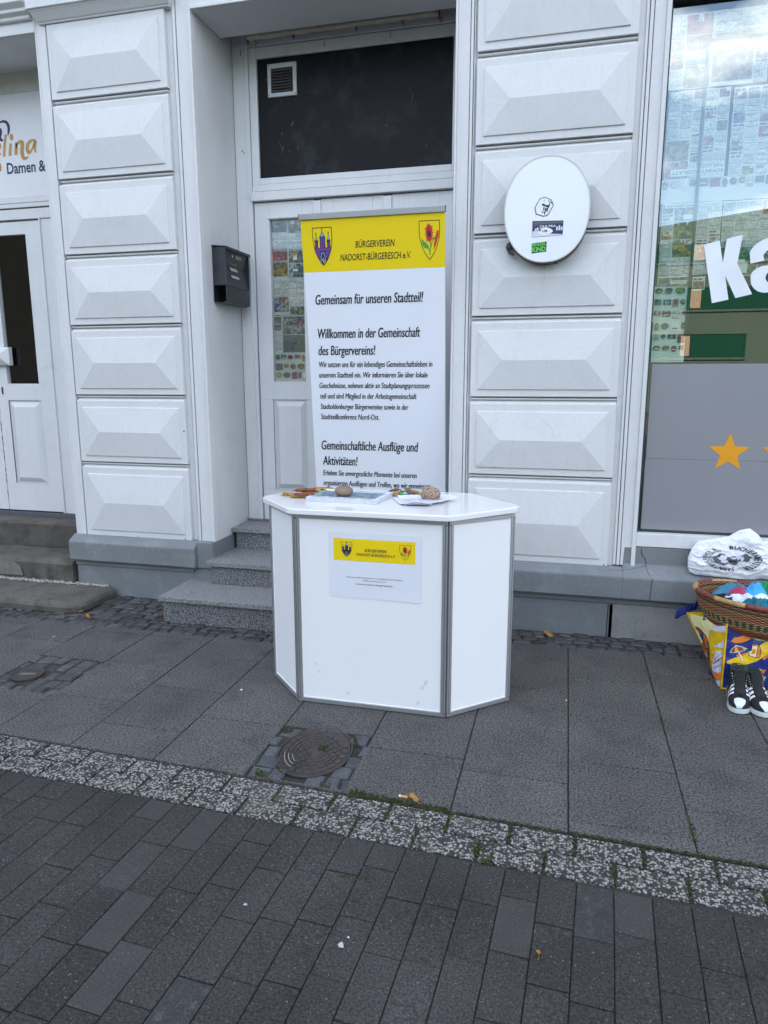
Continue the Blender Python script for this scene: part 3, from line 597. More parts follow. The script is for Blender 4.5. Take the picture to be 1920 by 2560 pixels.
for x, z in ((1.034, 2.984), (1.046, 2.972)):
    m = MB(); blob(m, x, z, YD-.001, .006, RUSTD, 7); m.build('rust_stain', door)
for x, z in ((1.05, 2.69), (1.02, 2.69), (1.035, 2.70), (1.03, 1.05), (1.045, .62), (1.05, 2.1), (1.07, 3.45)):
    m = MB(); blob(m, x, z, YD-.001, .0028, CRACK, 6); m.build('nail_hole', door)
for x, z, l_ in ((1.045, 3.58, .03), (1.62, 3.575, .022), (2.05, 3.578, .02)):
    m = MB(); m.box(x, x+.003, YD-.003, YD, z-.02, z+.015, CRACK); m.build('split_mark', door)
# rusty awning tube under the lintel
m = MB(); m.tube([(1.145+i*.0615, .425, 3.617+.003*math.sin(i*2.1)) for i in range(21)], [.0215+.0012*math.sin(i*3.3) for i in range(21)], RUST, 14)
for x in (1.142, 1.45, 1.86, 2.15, 2.372): m.tube([(x, .425, 3.63), (x+.004, .424, 3.59), (x+.006, .424, 3.575)], [.009, .007, .005], RUSTD, 6)
for x in (1.150, 2.365): m.tube([(x, .425, 3.617), (x, .53, 3.617)], .012, RUST, 8)
tube = m.build('awning_tube', smooth=True)
tag(tube, 'flaking rust-stained cream metal tube under the lintel of the middle doorway', 'tube')

# ------------------------------------------------------------------ left doorway with the hairdresser's sign
YL = .45
m = MB()
m.box(-1.72, -.09, YL, .52, 3.465, 3.60, OLDP); m.box(-1.70, -.09, YL-.004, .52, 2.742, 2.778, DOORP); m.box(-1.70, -.09, YL-.012, .52, 2.708, 2.736, DOORP); m.box(-1.70, -.09, YL-.003, .52, 2.630, 2.700, DOORP)
m.box(-1.70, -.09, YL+.01, .52, 2.696, 2.712, CRACK); m.box(-1.70, -.09, YL+.01, .52, 2.734, 2.744, CRACK)
m.box(-.535, -.42, YL+.008, .52, .46, 2.63, DOORP); m.box(-.42, -.08, YL+.014, .52, .46, 2.63, DOORP); m.box(-1.72, -1.585, YL+.008, .52, .46, 2.63, DOORP)
m.box(-.548, -.535, YL-.004, .52, .46, 2.63, DOORP); m.box(-.424, -.416, YL+.003, .52, .46, 2.55, DOORP)
m.box(-1.72, -.09, YL-.01, .52, .425, .458, INKG)
d2 = m.build('side_door', B, bevel=.002, seg=1)
for x0, x1, gx0, gx1, hs in ((-1.058, -.549, -.962, -.680, 1), (-1.584, -1.064, -1.46, -1.16, -1)):
    m = MB()
    gz0, gz1 = 1.455, 2.53
    ringframe(m, x0, x1, gz0-.004, 2.62, gx0, gx1, gz0, gz1, YL+.012, YL+.05, DOORP)
    m.box(x0, x1, YL+.012, YL+.05, 1.328, gz0-.004, DOORP); m.box(x0, x1, YL+.012, YL+.05, .468, .682, DOORP)
    m.box(x0, gx0-.008, YL+.012, YL+.05, .682, 1.328, DOORP); m.box(gx1+.005, x1, YL+.012, YL+.05, .682, 1.328, DOORP)
    panelled(m, gx0-.008, gx1+.005, .682, 1.328, YL+.012, None, .010, .05)
    m.build('door_leaf', d2, bevel=.0025, seg=2)
    m = MB(); m.box(gx0-.004, gx1+.004, YL+.034, YL+.038, gz0-.004, gz1+.004, GLASSD); m.build('door_glass', d2)
# pyramid pull block and lock plate on the right leaf
m = MB(); x0, x1, z0, z1 = -1.052, -.893, 1.592, 1.727
m.add([(x0, YL+.012, z0), (x1, YL+.012, z0), (x1, YL+.012, z1), (x0, YL+.012, z1), (x0, YL-.022, z0), (x1, YL-.022, z0), (x1, YL-.022, z1), (x0, YL-.022, z1), (x0+.05, YL-.058, z0+.05), (x1-.05, YL-.058, z0+.05), (x1-.05, YL-.058, z1-.05), (x0+.05, YL-.058, z1-.05)],
      [(0, 1, 5, 4), (1, 2, 6, 5), (2, 3, 7, 6), (3, 0, 4, 7), (4, 5, 9, 8), (5, 6, 10, 9), (6, 7, 11, 10), (7, 4, 8, 11), (8, 9, 10, 11)], DOORP)
m.build('door_handle', d2, bevel=.003)
m = MB(); m.box(-1.020, -1.004, YL+.007, YL+.012, 1.374, 1.432, CHROME); m.box(-1.016, -1.009, YL+.004, YL+.0075, 1.385, 1.42, INK)
m.build('lock_plate', d2, bevel=.001)
m = MB()
for z in [.55+i*.06+random.uniform(-.02, .02) for i in range(12)]: m.box(-1.0625, -1.0595+random.uniform(0, .003), YL+.010, YL+.0125, z, z+random.uniform(.015, .05), INKG)
m.build('peeled_paint', d2)
m = MB(); m.box(-1.70, -.10, YL+.004, .50, 2.780, 3.466, SIGNW)
sg = m.build('shop_sign', B, bevel=.002, seg=1)
sg['label'] = 'white fascia sign above the left door with gold and black lettering'
fs = lambda u, v: (u, YL+.0025, v)
fs2 = lambda u, v: (u, YL+.0018, v)
m = MB(); text(m, 'Damen &', -.775, -.449, 2.944, .071, NAVY, fs, thick=.02)
# gold brush lettering: stroke outlines
def stroke(m, pts, r, mt, fn, sub=5):
    P_ = [Vector((a, b, c)) for (a, b), c in zip(pts, r)]
    Q = []
    for i in range(len(P_)-1):
        p0 = P_[max(i-1, 0)]; p1 = P_[i]; p2 = P_[i+1]; p3 = P_[min(i+2, len(P_)-1)]
        for k in range(sub):
            t = k/sub; Q.append(.5*((2*p1)+(p2-p0)*t+(2*p0-5*p1+4*p2-p3)*t*t+(3*p1-p0-3*p2+p3)*t**3))
    Q.append(P_[-1]); A = []; Bq = []
    for i, p in enumerate(Q):
        d = Q[min(i+1, len(Q)-1)]-Q[max(i-1, 0)]; d = Vector((d.x, d.y)); d = d.normalized() if d.length > 1e-9 else Vector((1, 0)); nn = Vector((-d.y, d.x))*p.z
        A.append(fn(p.x+nn.x, p.y+nn.y)); Bq.append(fn(p.x-nn.x, p.y-nn.y))
    m.rows([A, Bq], mt); m.keep = True
def sp(px, py):      # sign plane from the lettering's own sheet
    return (-.830+.000512*px-.0000000*py, 2.941+(1558-py)*.000424)
def S2(l): return [(-.8265+.000458*a+.000006*(1560-b)*0, 2.9545+(1560-b)*.000392-.0000045*(a-130)*0+(a-130)*-.000022) for a, b in l]
GP = [([(80, 1290), (110, 1100), (150, 915)], [.011, .011, .009]), ([(190, 1280), (205, 1180), (225, 1070)], [.012, .012, .010]),
      ([(300, 1270), (315, 1160), (322, 1060)], [.012, .013, .009]), ([(315, 1150), (350, 1075), (420, 1050), (440, 1090), (420, 1200), (430, 1310), (480, 1330), (530, 1300)], [.004, .009, .013, .015, .016, .014, .009, .003]),
      ([(690, 1040), (620, 1035), (550, 1080), (520, 1170), (545, 1235), (600, 1190), (660, 1080)], [.006, .010, .013, .014, .012, .008, .006]), ([(685, 1040), (660, 1140), (665, 1240)], [.011, .011, .007]),
      ([(-40, 1180), (20, 1130), (15, 1080), (-40, 1080), (-70, 1180), (-40, 1270), (30, 1235)], [.007, .010, .011, .012, .014, .012, .004])]
for pts, r_ in GP: stroke(m, S2(pts), r_, GOLD, fs)
c = S2([(250, 965)])[0]; m.poly([fs(c[0]+.016*math.cos(i*.52), c[1]+.022*math.sin(i*.52)) for i in range(12)], GOLD)
c = S2([(-16, 1470)])[0]; m.poly([fs(c[0]+.014*math.cos(i*.52), c[1]+.03*math.sin(i*.52)) for i in range(12)], GOLD)
for pts, r_ in [([(-60, 800), (0, 745), (100, 700), (180, 715), (215, 790), (205, 880), (185, 935)], [.004, .005, .007, .010, .011, .008, .002]), ([(0, 840), (55, 825), (60, 880), (35, 950), (60, 1010), (95, 1005)], [.003, .008, .012, .012, .009, .004])]:
    stroke(m, S2(pts), r_, NAVY, fs2)
m.build('lettering', sg)
# goods dimly seen behind the left door
sh = MB()
for r_ in range(5):
    z = .75+r_*.42; sh.box(-1.6, -.1, 1.5, 1.85, z-.03, z, SHELFM)
    x = -1.6
    while x < -.15:
        wd = random.uniform(.05, .16); sh.box(x, x+wd*.85, 1.52+random.uniform(0, .1), 1.8, z, z+random.uniform(.12, .32), SHELFM); x += wd
tag(sh.build('shop_shelf'), 'dim shelf of boxed goods seen through the glass of the left door', 'shelf')

# ------------------------------------------------------------------ steps
gs = thing('granite_steps', (1.7, -.1, 0), 'three grey speckled granite steps rising into the middle doorway', 'steps')
for x0, x1, yf, yb, zt, zb_ in ((.985, 2.54, .235, .60, .470, .315), (.978, 2.62, -.125, .30, .318, .165), (.805, 2.72, -.440, -.02, .165, -.02)):
    m = MB(); m.box(x0, x1, yf, yb, zt-.030, zt, GRANTOP); m.box(x0+.022, x1-.022, yf+.024, yb-.002, zb_, zt-.0305, GRANITE)
    m.build('step', gs, bevel=.003, seg=2)
m = MB(); m.box(.982, 2.54, .50, .58, .470, .482, GRANITE); m.build('threshold', gs)
bs = thing('sandstone_steps', (-.7, -.1, 0), 'worn brown sandstone steps with crusty mortar in front of the left door', 'steps')
def worn(m, x0, x1, y0, y1, z0, z1, rr=.02, mt=BROWNST):
    xs = [x0+(x1-x0)*i/24 for i in range(25)]
    prof = [(y1, z1), (y0+rr*1.6, z1), (y0+rr*.5, z1-rr*.25), (y0, z1-rr), (y0+.006, z0+.02), (y0+.012, z0)]
    rows = []
    for y, z in prof: rows.append([(x, y+.004*mnoise.noise((x*7, y*9, z*9)), z+.004*mnoise.noise((x*5+3, y*5, 1))) for x in xs])
    m.rows(rows, mt)
    m.poly([(x1, y, z) for y, z in prof]+[(x1, y1, z0)], mt); m.poly([(x0, y, z) for y, z in prof]+[(x0, y1, z0)], mt)
m = MB(); worn(m, -1.70, -.10, .262, .48, .22, .425, .018); m.build('step', bs, smooth=False)
m = MB(); worn(m, -1.72, -.112, -.045, .30, .06, .232, .03); m.build('step', bs)
# the round-nosed bottom slab
m = MB(); O = []
for a in range(0, 91, 9): O.append((.10+.125*math.sin(R(a)), -.315-.125*math.cos(R(a))))
O = [(-2.4, -.44)]+O+[(.225, -.05), (-2.4, -.05)]
n = len(O); cxy = (-.9, -.22)
def ins(p, d): 
    v = Vector((cxy[0]-p[0], cxy[1]-p[1])); 
    return (p[0]-(d if p[0] > 0 else 0), p[1]+(d if p[1] < -.2 else 0))
lev = [(0, .0), (-.004, .035), (.006, .055), (.022, .066), (.05, .070)]
rows = [[ins(p, d)+(z,) for p in O] for d, z in lev]
m.rows(rows, BROWNST, closed=True); m.poly([ins(p, .05)+(.070,) for p in O], BROWNST)
m.build('step', bs, smooth=False, bevel=.006)
m = MB()
for i in range(420):
    x = random.uniform(-1.2, .17); y = -.055+random.gauss(0, .012) if x < -.09 else -.045-abs(random.gauss(0, .01)); z = .070; r_ = random.uniform(.006, .018)
    ps = [(x+r_*random.uniform(.6, 1.1)*math.cos(t), y+r_*random.uniform(.6, 1.1)*math.sin(t), z+random.uniform(0, .006)) for t in (0, 1.25, 2.5, 3.77, 5)]
    m.add(ps+[(x, y, z+random.uniform(.006, .018))], [(i_, (i_+1) % 5, 5) for i_ in range(5)], MORTAR)
m.build('mortar_joint', bs)
m = MB(); m.poly([(-.80, -.0505, .10), (-.53, -.0500, .10), (-.545, -.0500, .17), (-.60, -.0500, .20), (-.80, -.0505, .215)], PATCHM); m.build('mortar_patch', bs)

# ------------------------------------------------------------------ shop window on the right
YG = .06
m = MB()
m.box(3.6285, 6.05, .002, .12, .548, .624, DOORP); m.box(3.6285, 6.05, .012, .10, 3.345, 3.40, GASK); m.box(3.6290, 3.640, .045, .10, .624, 3.345, GASK); m.box(6.03, 6.05, .03, .10, .624, 3.345, GASK)
m.box(3.64, 6.03, .056, .09, .624, .634, GASK)
win = m.build('shop_window', B, bevel=.002, seg=1)
m = MB(); m.box(3.640, 6.03, YG, YG+.008, .634, 3.345, GLASS); m.build('window_glass', win)
m = MB(); m.box(3.654, 6.02, YG-.0016, YG-.0006, .640, 1.0455, FILM); m.box(3.656, 6.02, YG-.0016, YG-.0006, 1.0470, 1.5675, FILM); m.build('frosted_film', win)
fk = lambda x, z: (x, YG-.0026, z)
m = MB(); m.poly([fk(*p) for p in [(3.871, 2.183), (3.947, 2.2), (3.971, 2.087), (3.981, 2.207), (4.056, 2.223), (4.042, 2.081), (4.126, 1.925), (4.047, 1.907), (3.987, 2.025), (4.014, 1.9), (3.934, 1.884)]], VINYL)
def arc(cx, cz, rx, rz, a0, a1, n=14): return [(cx+rx*math.cos(R(a0+(a1-a0)*i/n)), cz+rz*math.sin(R(a0+(a1-a0)*i/n))) for i in range(n+1)]
A1 = arc(4.205, 2.10, .116, .105, 160, 10)+[(4.322, 2.06), (4.352, 1.958), (4.282, 1.943)]+[(4.262, 1.985)]+arc(4.188, 2.002, .076, .072, -20, -180)+arc(4.192, 2.012, .082, .055, 178, 100)+[(4.246, 2.072)]+arc(4.203, 2.103, .042, .045, 0, 165, 8)+[(4.170, 2.091), (4.105, 2.078)]
m.poly([fk(*p) for p in A1], VINYL)
lt = m.build('lettering', win)
m = MB(); m.poly([(x, YG-.0034, z) for x, z in arc(4.212, 2.008, .030, .030, 0, 345, 12)], GASK); m.build('letter_counter', win)
for cx in (4.084, 4.352, 4.62, 4.888, 5.156):
    m = MB(); m.poly([(cx+(.110 if i % 2 == 0 else .046)*math.sin(i*math.pi/5), YG-.0026, 1.088+(.110 if i % 2 == 0 else .046)*math.cos(i*math.pi/5)) for i in range(10)], STARM)
    m.build('star', win)
# slim inner frame with rounded corner, seen as a dark line
m = MB(); P_ = [(3.816, .0715, 1.72), (3.821, .0715, 2.2), (3.819, .0715, 2.7), (3.819, .0715, 3.145)]+[(3.839-.020*math.cos(R(a)), .0715, 3.148+.020*math.sin(R(a))) for a in (15, 45, 75)]+[(3.86, .0715, 3.168), (5.8, .0715, 3.163)]
m.tube(P_, .0080, GASK, 6); m.build('inner_frame', win, smooth=True)

# newspaper pages taped to the inside
def sheet(name, x0, x1, z0, z1, seed, label, group, y=.076, base=None, turn=0, style='news', heads=(), picp=.52, pics=None):
    rnd = random.Random(seed); m = MB(); base = base or NEWSP; pics = pics or NPICS
    W_, H_ = x1-x0, z1-z0
    def P(u, v, o=0): return (x0+u, y-o+.004*mnoise.noise((u*4+seed, v*4, .3)), z0+v)
    nx, nz_ = max(3, int(W_/.03)), max(3, int(H_/.03))
    rows = [[P(W_*i/nx+(.003*mnoise.noise((j*.7, seed, 0)) if i in (0, nx) else 0), H_*j/nz_+(.004*mnoise.noise((i*.6, 5, seed)) if j in (0, nz_) else 0)) for i in range(nx+1)] for j in range(nz_+1)]
    m.rows(rows, base)
    def q(u0, u1, v0, v1, mt, o=.0035):
        u0, u1 = max(u0, .004), min(u1, W_-.004); v0, v1 = max(v0, .004), min(v1, H_-.004)
        if u1-u0 < .004 or v1-v0 < .002: return
        k = max(1, int((u1-u0)/.04)); k2 = max(1, int((v1-v0)/.04))
        m.rows([[P(u0+(u1-u0)*i/k, v0+(v1-v0)*j/k2, o) for i in range(k+1)] for j in range(k2+1)], mt)
    def words(u0, u1, v, h, mt=NHEAD):
        u = u0
        while u < u1-.01:
            wd = rnd.uniform(.012, .04); q(u, min(u+wd, u1), v, v+h, mt, .0045); u += wd+.006
    cols = max(1, round(W_/.062)); cw = W_/cols
    if style == 'news':
        i = 0
        while i < cols:
            span = min(cols-i, rnd.choice((1, 1, 2, 2, 3))); v = H_-.008
            while v > .02:
                u0, u1 = i*cw+.005, (i+span)*cw-.005; k = rnd.random()
                if k < picp and span > 1 or k < picp*.42:
                    h = min(v-.006, (u1-u0)*rnd.uniform(.5, .95)); q(u0, u1, v-h, v, rnd.choice(pics))
                    for _ in range(5):
                        a = rnd.uniform(u0, u1-.01); b = rnd.uniform(v-h, v-.01); q(a, min(u1, a+rnd.uniform(.01, .05)), b, min(v, b+rnd.uniform(.01, .06)), rnd.choice(pics+[NHEAD, NEWSW]), .0045)
                    v -= h+.007
                elif k < .5: words(u0, u1, v-.009, .0075); v -= .017
                else:
                    h = min(v-.004, rnd.uniform(.04, .13))
                    for s_ in range(span):
                        a = (i+s_)*cw+.004; b = v
                        while b > v-h+.004: k_ = rnd.uniform(.018, .05); q(a, a+cw-.008, max(v-h, b-k_), b, rnd.choice((NTEXT, NTEXT2))); b -= k_+.004
                    v -= h+.007
            i += span
    else:
        for j in range(int(H_/.06)):
            u = .006
            while u < W_-.02:
                wd = rnd.uniform(.025, .06); ht = rnd.uniform(.022, .048); v = H_-.008-j*.06-ht; mt = rnd.choice(pics+[NEWSP, NHEAD, NTEXT])
                if rnd.random() < .45: q(u, u+wd, v, v+ht, mt)
                else:
                    cx_, cz_ = u+wd/2, v+ht/2; m.poly([P(min(max(cx_+wd*.5*math.cos(t*.6), .004), W_-.004), min(max(cz_+ht*.5*math.sin(t*.6), .004), H_-.004), .004) for t in range(10)], mt)
                if rnd.random() < .5: q(u+wd*.2, u+wd*.8, v+ht*.3, v+ht*.42, rnd.choice((NHEAD, NEWSW)), .0052)
                u += wd+.008
    for t_, u0, u1, v, h, mt, flip in heads:
        if flip: fn = lambda a, b: P(u0+u1-a, 2*v-b, .0062)
        else: fn = lambda a, b: P(a, b, .0062)
        q(u0-.006, u1+.006, (v-h*1.5 if flip else v-h*.4), (v+h*.5 if flip else v+h*1.4), base, .0055)
        text(m, t_, u0, u1, v, h, mt, fn)
    m.keep = True
    return tag(m.build(name), label, 'newspaper', group)
WG = 'newspaper sheets taped inside the shop window'
sheet('newspaper_sheet', 3.645, 4.105, 2.951, 3.300, 3, 'top left newspaper page in the shop window, over the corner of the dark inner frame', WG)
sheet('newspaper_sheet', 4.115, 4.60, 2.948, 3.315, 4, 'top newspaper page in the shop window with its edge at the picture border', WG, .078)
sheet('newspaper_sheet', 3.652, 3.945, 2.512, 2.944, 11, 'upside-down newspaper page headed SONNTAGSBLATT in the shop window', WG, .077, heads=[('SONNTAGSBLATT', .035, .285, .046, .017, NHEAD, True), ('Nordwest', .185, .283, .024, .012, NTEXT, True)])
sheet('newspaper_sheet', 3.962, 4.40, 2.520, 2.940, 8, 'newspaper page with small pictures right of the SONNTAGSBLATT page', WG, .079)
sheet('newspaper_sheet', 3.640, 4.30, 2.402, 2.520, 21, 'wide strip of coloured advertisements between the newspaper rows of the shop window', WG, .0805, style='flyer')
sheet('newspaper_sheet', 3.655, 3.95, 2.035, 2.400, 15, 'newspaper page headed TOP-ARBEITGEBER in the shop window', WG, .0775, heads=[('TOP-ARBEITGEBER', .018, .168, .345, .011, NHEAD, False), ('buss', .192, .230, .347, .011, NTEXT, False)])
sheet('newspaper_sheet', 3.955, 4.45, 2.020, 2.398, 30, 'newspaper page with a yellow-jacket photo behind the white letters', WG, .079)
sheet('newspaper_sheet', 3.655, 3.818, 1.972, 2.032, 33, 'narrow clipping headed GEZEITEN under the left newspaper page', WG, .0772, heads=[('GEZEITEN', .070, .140, .022, .010, NTEXT, False)])
sheet('newspaper_sheet', 3.832, 3.895, 1.955, 2.025, 35, 'little torn clipping beside the big white letter K', WG, .079)
sheet('newspaper_sheet', 3.642, 3.818, 1.792, 1.980, 41, 'pale green food leaflet at the left edge of the shop window', WG, .0785, NEWSW, style='flyer')
sheet('newspaper_sheet', 3.648, 3.818, 1.578, 1.796, 43, 'leaflet with a coffee cup just above the grey window film', WG, .0775, NEWSW, style='flyer')
for k, (a, b, c, d) in enumerate(((4.62, 5.2, 2.94, 3.31), (5.22, 5.95, 2.93, 3.30), (4.42, 5.1, 2.40, 2.93), (5.12, 5.95, 2.42, 2.92))):
    sheet('newspaper_sheet', a, b, c, d, 50+k, 'newspaper page in the right half of the shop window, outside the picture', WG, .078)
for k, (nm, a, b, c, d, st, lb) in enumerate((('newspaper_sheet', 1.203, 1.436, 1.925, 2.545, 'news', 'crumpled newspaper page in the upper part of the narrow door glass'), ('newspaper_sheet', 1.203, 1.444, 1.66, 1.922, 'news', 'newspaper page with coloured adverts halfway down the narrow door glass'), ('newspaper_sheet', 1.205, 1.444, 1.468, 1.663, 'flyer', 'leaflet page with small framed pictures at the foot of the narrow door glass'))):
    sheet(nm, a, b, c, d, 77+k, lb, 'newspaper sheets behind the door glass', .585-.004*k, NEWSD, style=st, picp=.55, pics=[NPICS[0], NPICS[0], NPICS[2], NPICS[3], NPICS[0], NPICS[4], NPICS[5], NHEAD])

# ------------------------------------------------------------------ house across the street (it shows in the shop window)
oh = thing('opposite_building', (8, -28, 0), 'grey-green rendered house across the street, mirrored in the shop window', 'building')
m = MB(); Yo = -28
m.add([(-16, Yo, 0), (34, Yo, 0), (34, Yo, 8.2), (12.0, Yo, 8.2), (6.0, Yo, 7.48), (-16, Yo, 7.48), (-16, Yo-8, 0), (34, Yo-8, 0), (34, Yo-8, 8.2), (12, Yo-8, 8.2), (6, Yo-8, 7.48), (-16, Yo-8, 7.48)],
      [(0, 1, 2, 3, 4, 5), (0, 6, 7, 1), (1, 7, 8, 2), (2, 8, 9, 3), (3, 9, 10, 4), (4, 10, 11, 5), (5, 11, 6, 0), (6, 11, 10, 9, 8, 7)], OPPW)
m.build('wall', oh)
def owin(x0, x1, z0, z1, n=3, bl=()):
    m = MB(); m.box(x0, x1, Yo-.2, Yo+.01, z0, z1, OPPG); m.box(x0-.06, x1+.06, Yo, Yo+.04, z1, z1+.08, OPPW); m.box(x0-.06, x1+.06, Yo, Yo+.07, z0-.08, z0, OPPW)
    for i in range(n+1): x = x0+(x1-x0)*i/n; m.box(x-.03, x+.03, Yo, Yo+.035, z0, z1, OPPG)
    o = m.build('window', oh)
    if bl:
        m = MB()
        for a, b in bl: m.box(a, b, Yo+.012, Yo+.02, z0+.08, z1-.06, OPPB)
        m.build('window_blind', o)
nb = thing('sky_blocker_house', (-35, -26, 0), 'unseen dark brick house added across the street to keep bright sky out of the left door glass', 'building')  # added house, out of view: blocks the sky reflected in the left door
m = MB(); m.box(-62, -17, -36, -26, 0, 13, OPPK); m.build('wall', nb)
m = MB(); m.prism([(-37, 13), (-25.5, 13), (-31, 17)], 'x', -62.3, -16.7, OPPR); m.build('roof', nb)
for i in range(9):
    for z in (1.6, 5.2, 8.8): m = MB(); m.box(-60+i*4.8, -58.4+i*4.8, -26.1, -25.97, z, z+2.1, OPPG); m.build('window', nb)
for sx in (-14, -4, 6.0, 15.5, 24):
    owin(sx, sx+4.15, 2.30, 3.25, 3, [(sx+1.7, sx+2.05)]); owin(sx, sx+7.2, 4.22, 5.10, 5, [(sx+1.95, sx+2.35)]); owin(sx, sx+7.2, 6.1, 6.85, 5, [(sx+1.95, sx+2.5)])

# ------------------------------------------------------------------ oval light-box sign on the right pier
ov = thing('oval_sign', (3.06, 0, 2.364), 'blank white oval light-box sign with three stickers on the right pier', 'sign')
def oval(cx, cz, rx, rz, n=64, p=2.12): return [(cx+rx*math.copysign(abs(math.cos(2*math.pi*i/n))**(2/p), math.cos(2*math.pi*i/n)), cz+rz*math.copysign(abs(math.sin(2*math.pi*i/n))**(2/p), math.sin(2*math.pi*i/n))) for i in range(n)]
OX, OZ = 3.0600, 2.3655
m = MB(); m.prism(oval(OX, OZ-.002, .2208, .2655), 'y', -.1035, -.012, OVALS); m.build('box_body', ov, bevel=.004, seg=2)
m = MB()
def ringp(o1, o2, y0, y1, mt):
    n = len(o1); m.rows([[(a, y1, b) for a, b in o1], [(a, y0, b) for a, b in o1], [(a, y0, b) for a, b in o2], [(a, y1, b) for a, b in o2]], mt, closed=True)
ringp(oval(OX, OZ, .2215, .2655), oval(OX, OZ, .2165, .2605), -.1215, -.104, OVALR); m.build('rim', ov, smooth=False)
m = MB(); m.poly([(a, -.1195, b) for a, b in oval(OX, OZ, .2163, .2603)], OVALF)
face = m.build('face_panel', ov)
m = MB(); m.box(2.852, 2.875, -.06, -.005, 2.19, 2.215, OVALS); m.tube([(2.87, -.05, 2.225), (2.852, -.055, 2.195), (2.868, -.05, 2.165), (2.895, -.05, 2.155)], .007, OVALS, 6); m.box(2.93, 3.19, -.03, 0.0, 2.2, 2.5, OVALS); m.box(3.075, 3.09, -.118, -.10, 2.099, 2.106, INK)
m.tube([(3.11, -.07, 2.105), (3.125, -.075, 2.098)], .003, INK, 5); m.build('wall_bracket', ov)
fo = lambda u, v: (u, -.1206, v); fo2 = lambda u, v: (u, -.1212, v); fo3 = lambda u, v: (u, -.1218, v)
# stickers
m = MB(); hx = [(3.0, 2.378), (3.024, 2.420), (3.050, 2.426), (3.082, 2.410), (3.094, 2.384), (3.068, 2.338), (3.046, 2.332), (3.007, 2.345)]
ctr = (3.047, 2.381)
m.poly([fo(a+(a-ctr[0])*.05, b+(b-ctr[1])*.05) for a, b in hx], INK); m.poly([fo2(a-(a-ctr[0])*.04, b-(b-ctr[1])*.04) for a, b in hx], SIGNW)
def V1(l): return [fo3(2.8385+a*.0002690+0*b, 2.6405-b*.0002890) for a, b in l]
for p in ([(725, 860), (760, 850), (800, 875), (860, 880), (875, 850), (890, 850), (880, 900), (860, 925), (800, 905), (745, 885)], [(758, 915), (785, 910), (778, 975), (760, 970)], [(795, 925), (830, 925), (815, 990), (790, 985)], [(838, 915), (860, 925), (838, 1000), (820, 985)], [(735, 985), (765, 985), (755, 1010), (735, 1010)], [(775, 990), (805, 990), (800, 1035), (775, 1035)], [(765, 790), (785, 785), (775, 805)], [(845, 795), (930, 850), (920, 862), (850, 812)]):
    m.poly(V1(p), INK)
m.build('sticker', face, label='small white octagonal sticker with a black goat')
m = MB(); q4 = [(2.989, 2.311), (3.149, 2.306), (3.148, 2.233), (2.990, 2.229)]
m.poly([fo(*p) for p in q4], NAVY)
m.poly([fo2(*p) for p in [(2.996, 2.306), (3.145, 2.302), (3.145, 2.292), (3.08, 2.293), (3.006, 2.288), (2.996, 2.272)]], INKG)
m.poly([fo2(*p) for p in [(2.991, 2.258), (3.012, 2.262), (3.02, 2.248), (3.147, 2.238), (3.147, 2.234), (2.991, 2.230)]], LILAC)
eye = [(3.055+.042*math.cos(t*.3142), 2.256+.019*math.sin(t*.3142)*abs(math.sin(t*.3142))**.3) for t in range(20)]
m.poly([fo3(*p) for p in eye], SIGNW)
f4 = lambda u, v: (u, -.1224, v)
text(m, 'UfB', 3.042, 3.069, 2.252, .011, NAVY, f4, .02)
text(m, 'OULTRA', 3.028, 3.112, 2.276, .010, SIGNW, fo3, .02)
for x, h in ((3.018, .022), (3.030, .016), (3.118, .022), (3.130, .028), (3.142, .02), (3.008, .016)): m.poly([fo3(*p) for p in [(x-.005, 2.258), (x+.004, 2.258), (x+.004, 2.258+h*.7), (x, 2.258+h), (x-.005, 2.258+h*.7)]], LILAC)
m.build('sticker', face, label='torn blue and white sticker with an oval')
m = MB(); m.poly([fo(*p) for p in [(2.990, 2.199), (3.067, 2.205), (3.067, 2.154), (2.990, 2.147)]], DGRN)
text(m, 'EINZEL', 2.993, 3.064, 2.183, .0145, LIME, lambda u, v: fo2(u, v+(u-2.993)*.07), .035); text(m, 'KIND', 2.993, 3.063, 2.154, .0225, LIME, lambda u, v: fo2(u, v+(u-2.993)*.06), .035)
m.build('sticker', face, label='dark green sticker with bright green lettering')

# ------------------------------------------------------------------ mailbox on the left reveal of the doorway
mb_ = thing('mailbox', (1.02, .31, 1.976), 'dark metal mailbox with a newspaper holder on the side wall of the middle doorway', 'mailbox')
X0, X1, Ya, Yb = .979, 1.074, .140, .482
m = MB()
m.prism([(X0, 2.306), (X1-.008, 2.306), (X1-.026, 2.20), (X1-.004, 2.078), (X0, 2.078)], 'y', Ya+.003, Yb-.003, BOXM)
m.build('box_body', mb_, bevel=.002, seg=2)
m = MB()      # side cheeks, hood
m.prism([(X0, 2.312), (X1, 2.312), (X1, 2.080), (X0, 2.080)], 'y', Ya, Ya+.004, BOXM); m.prism([(X0, 2.312), (X1, 2.312), (X1, 2.080), (X0, 2.080)], 'y', Yb-.004, Yb, BOXM)
m.prism([(X0, 2.326), (X1+.010, 2.316), (X1+.010, 2.298), (X1+.006, 2.298), (X1+.006, 2.310), (X0, 2.318)], 'y', Ya-.006, Yb+.006, BOXM)
m.build('hood', mb_, bevel=.001, seg=1)
m = MB()      # newspaper holder below: back, front, floor
m.box(X0, X0+.004, Ya, Yb, 1.978, 2.078, BOXD); m.box(X1-.008, X1-.003, Ya, Yb, 1.976, 2.076, BOXM); m.prism([(X0, 1.976), (X0+.055, 1.968), (X1-.004, 1.978), (X1-.004, 1.982), (X0+.055, 1.973), (X0, 1.981)], 'y', Ya, Yb, BOXM)
m.build('newspaper_holder', mb_, bevel=.001, seg=1)
m = MB()
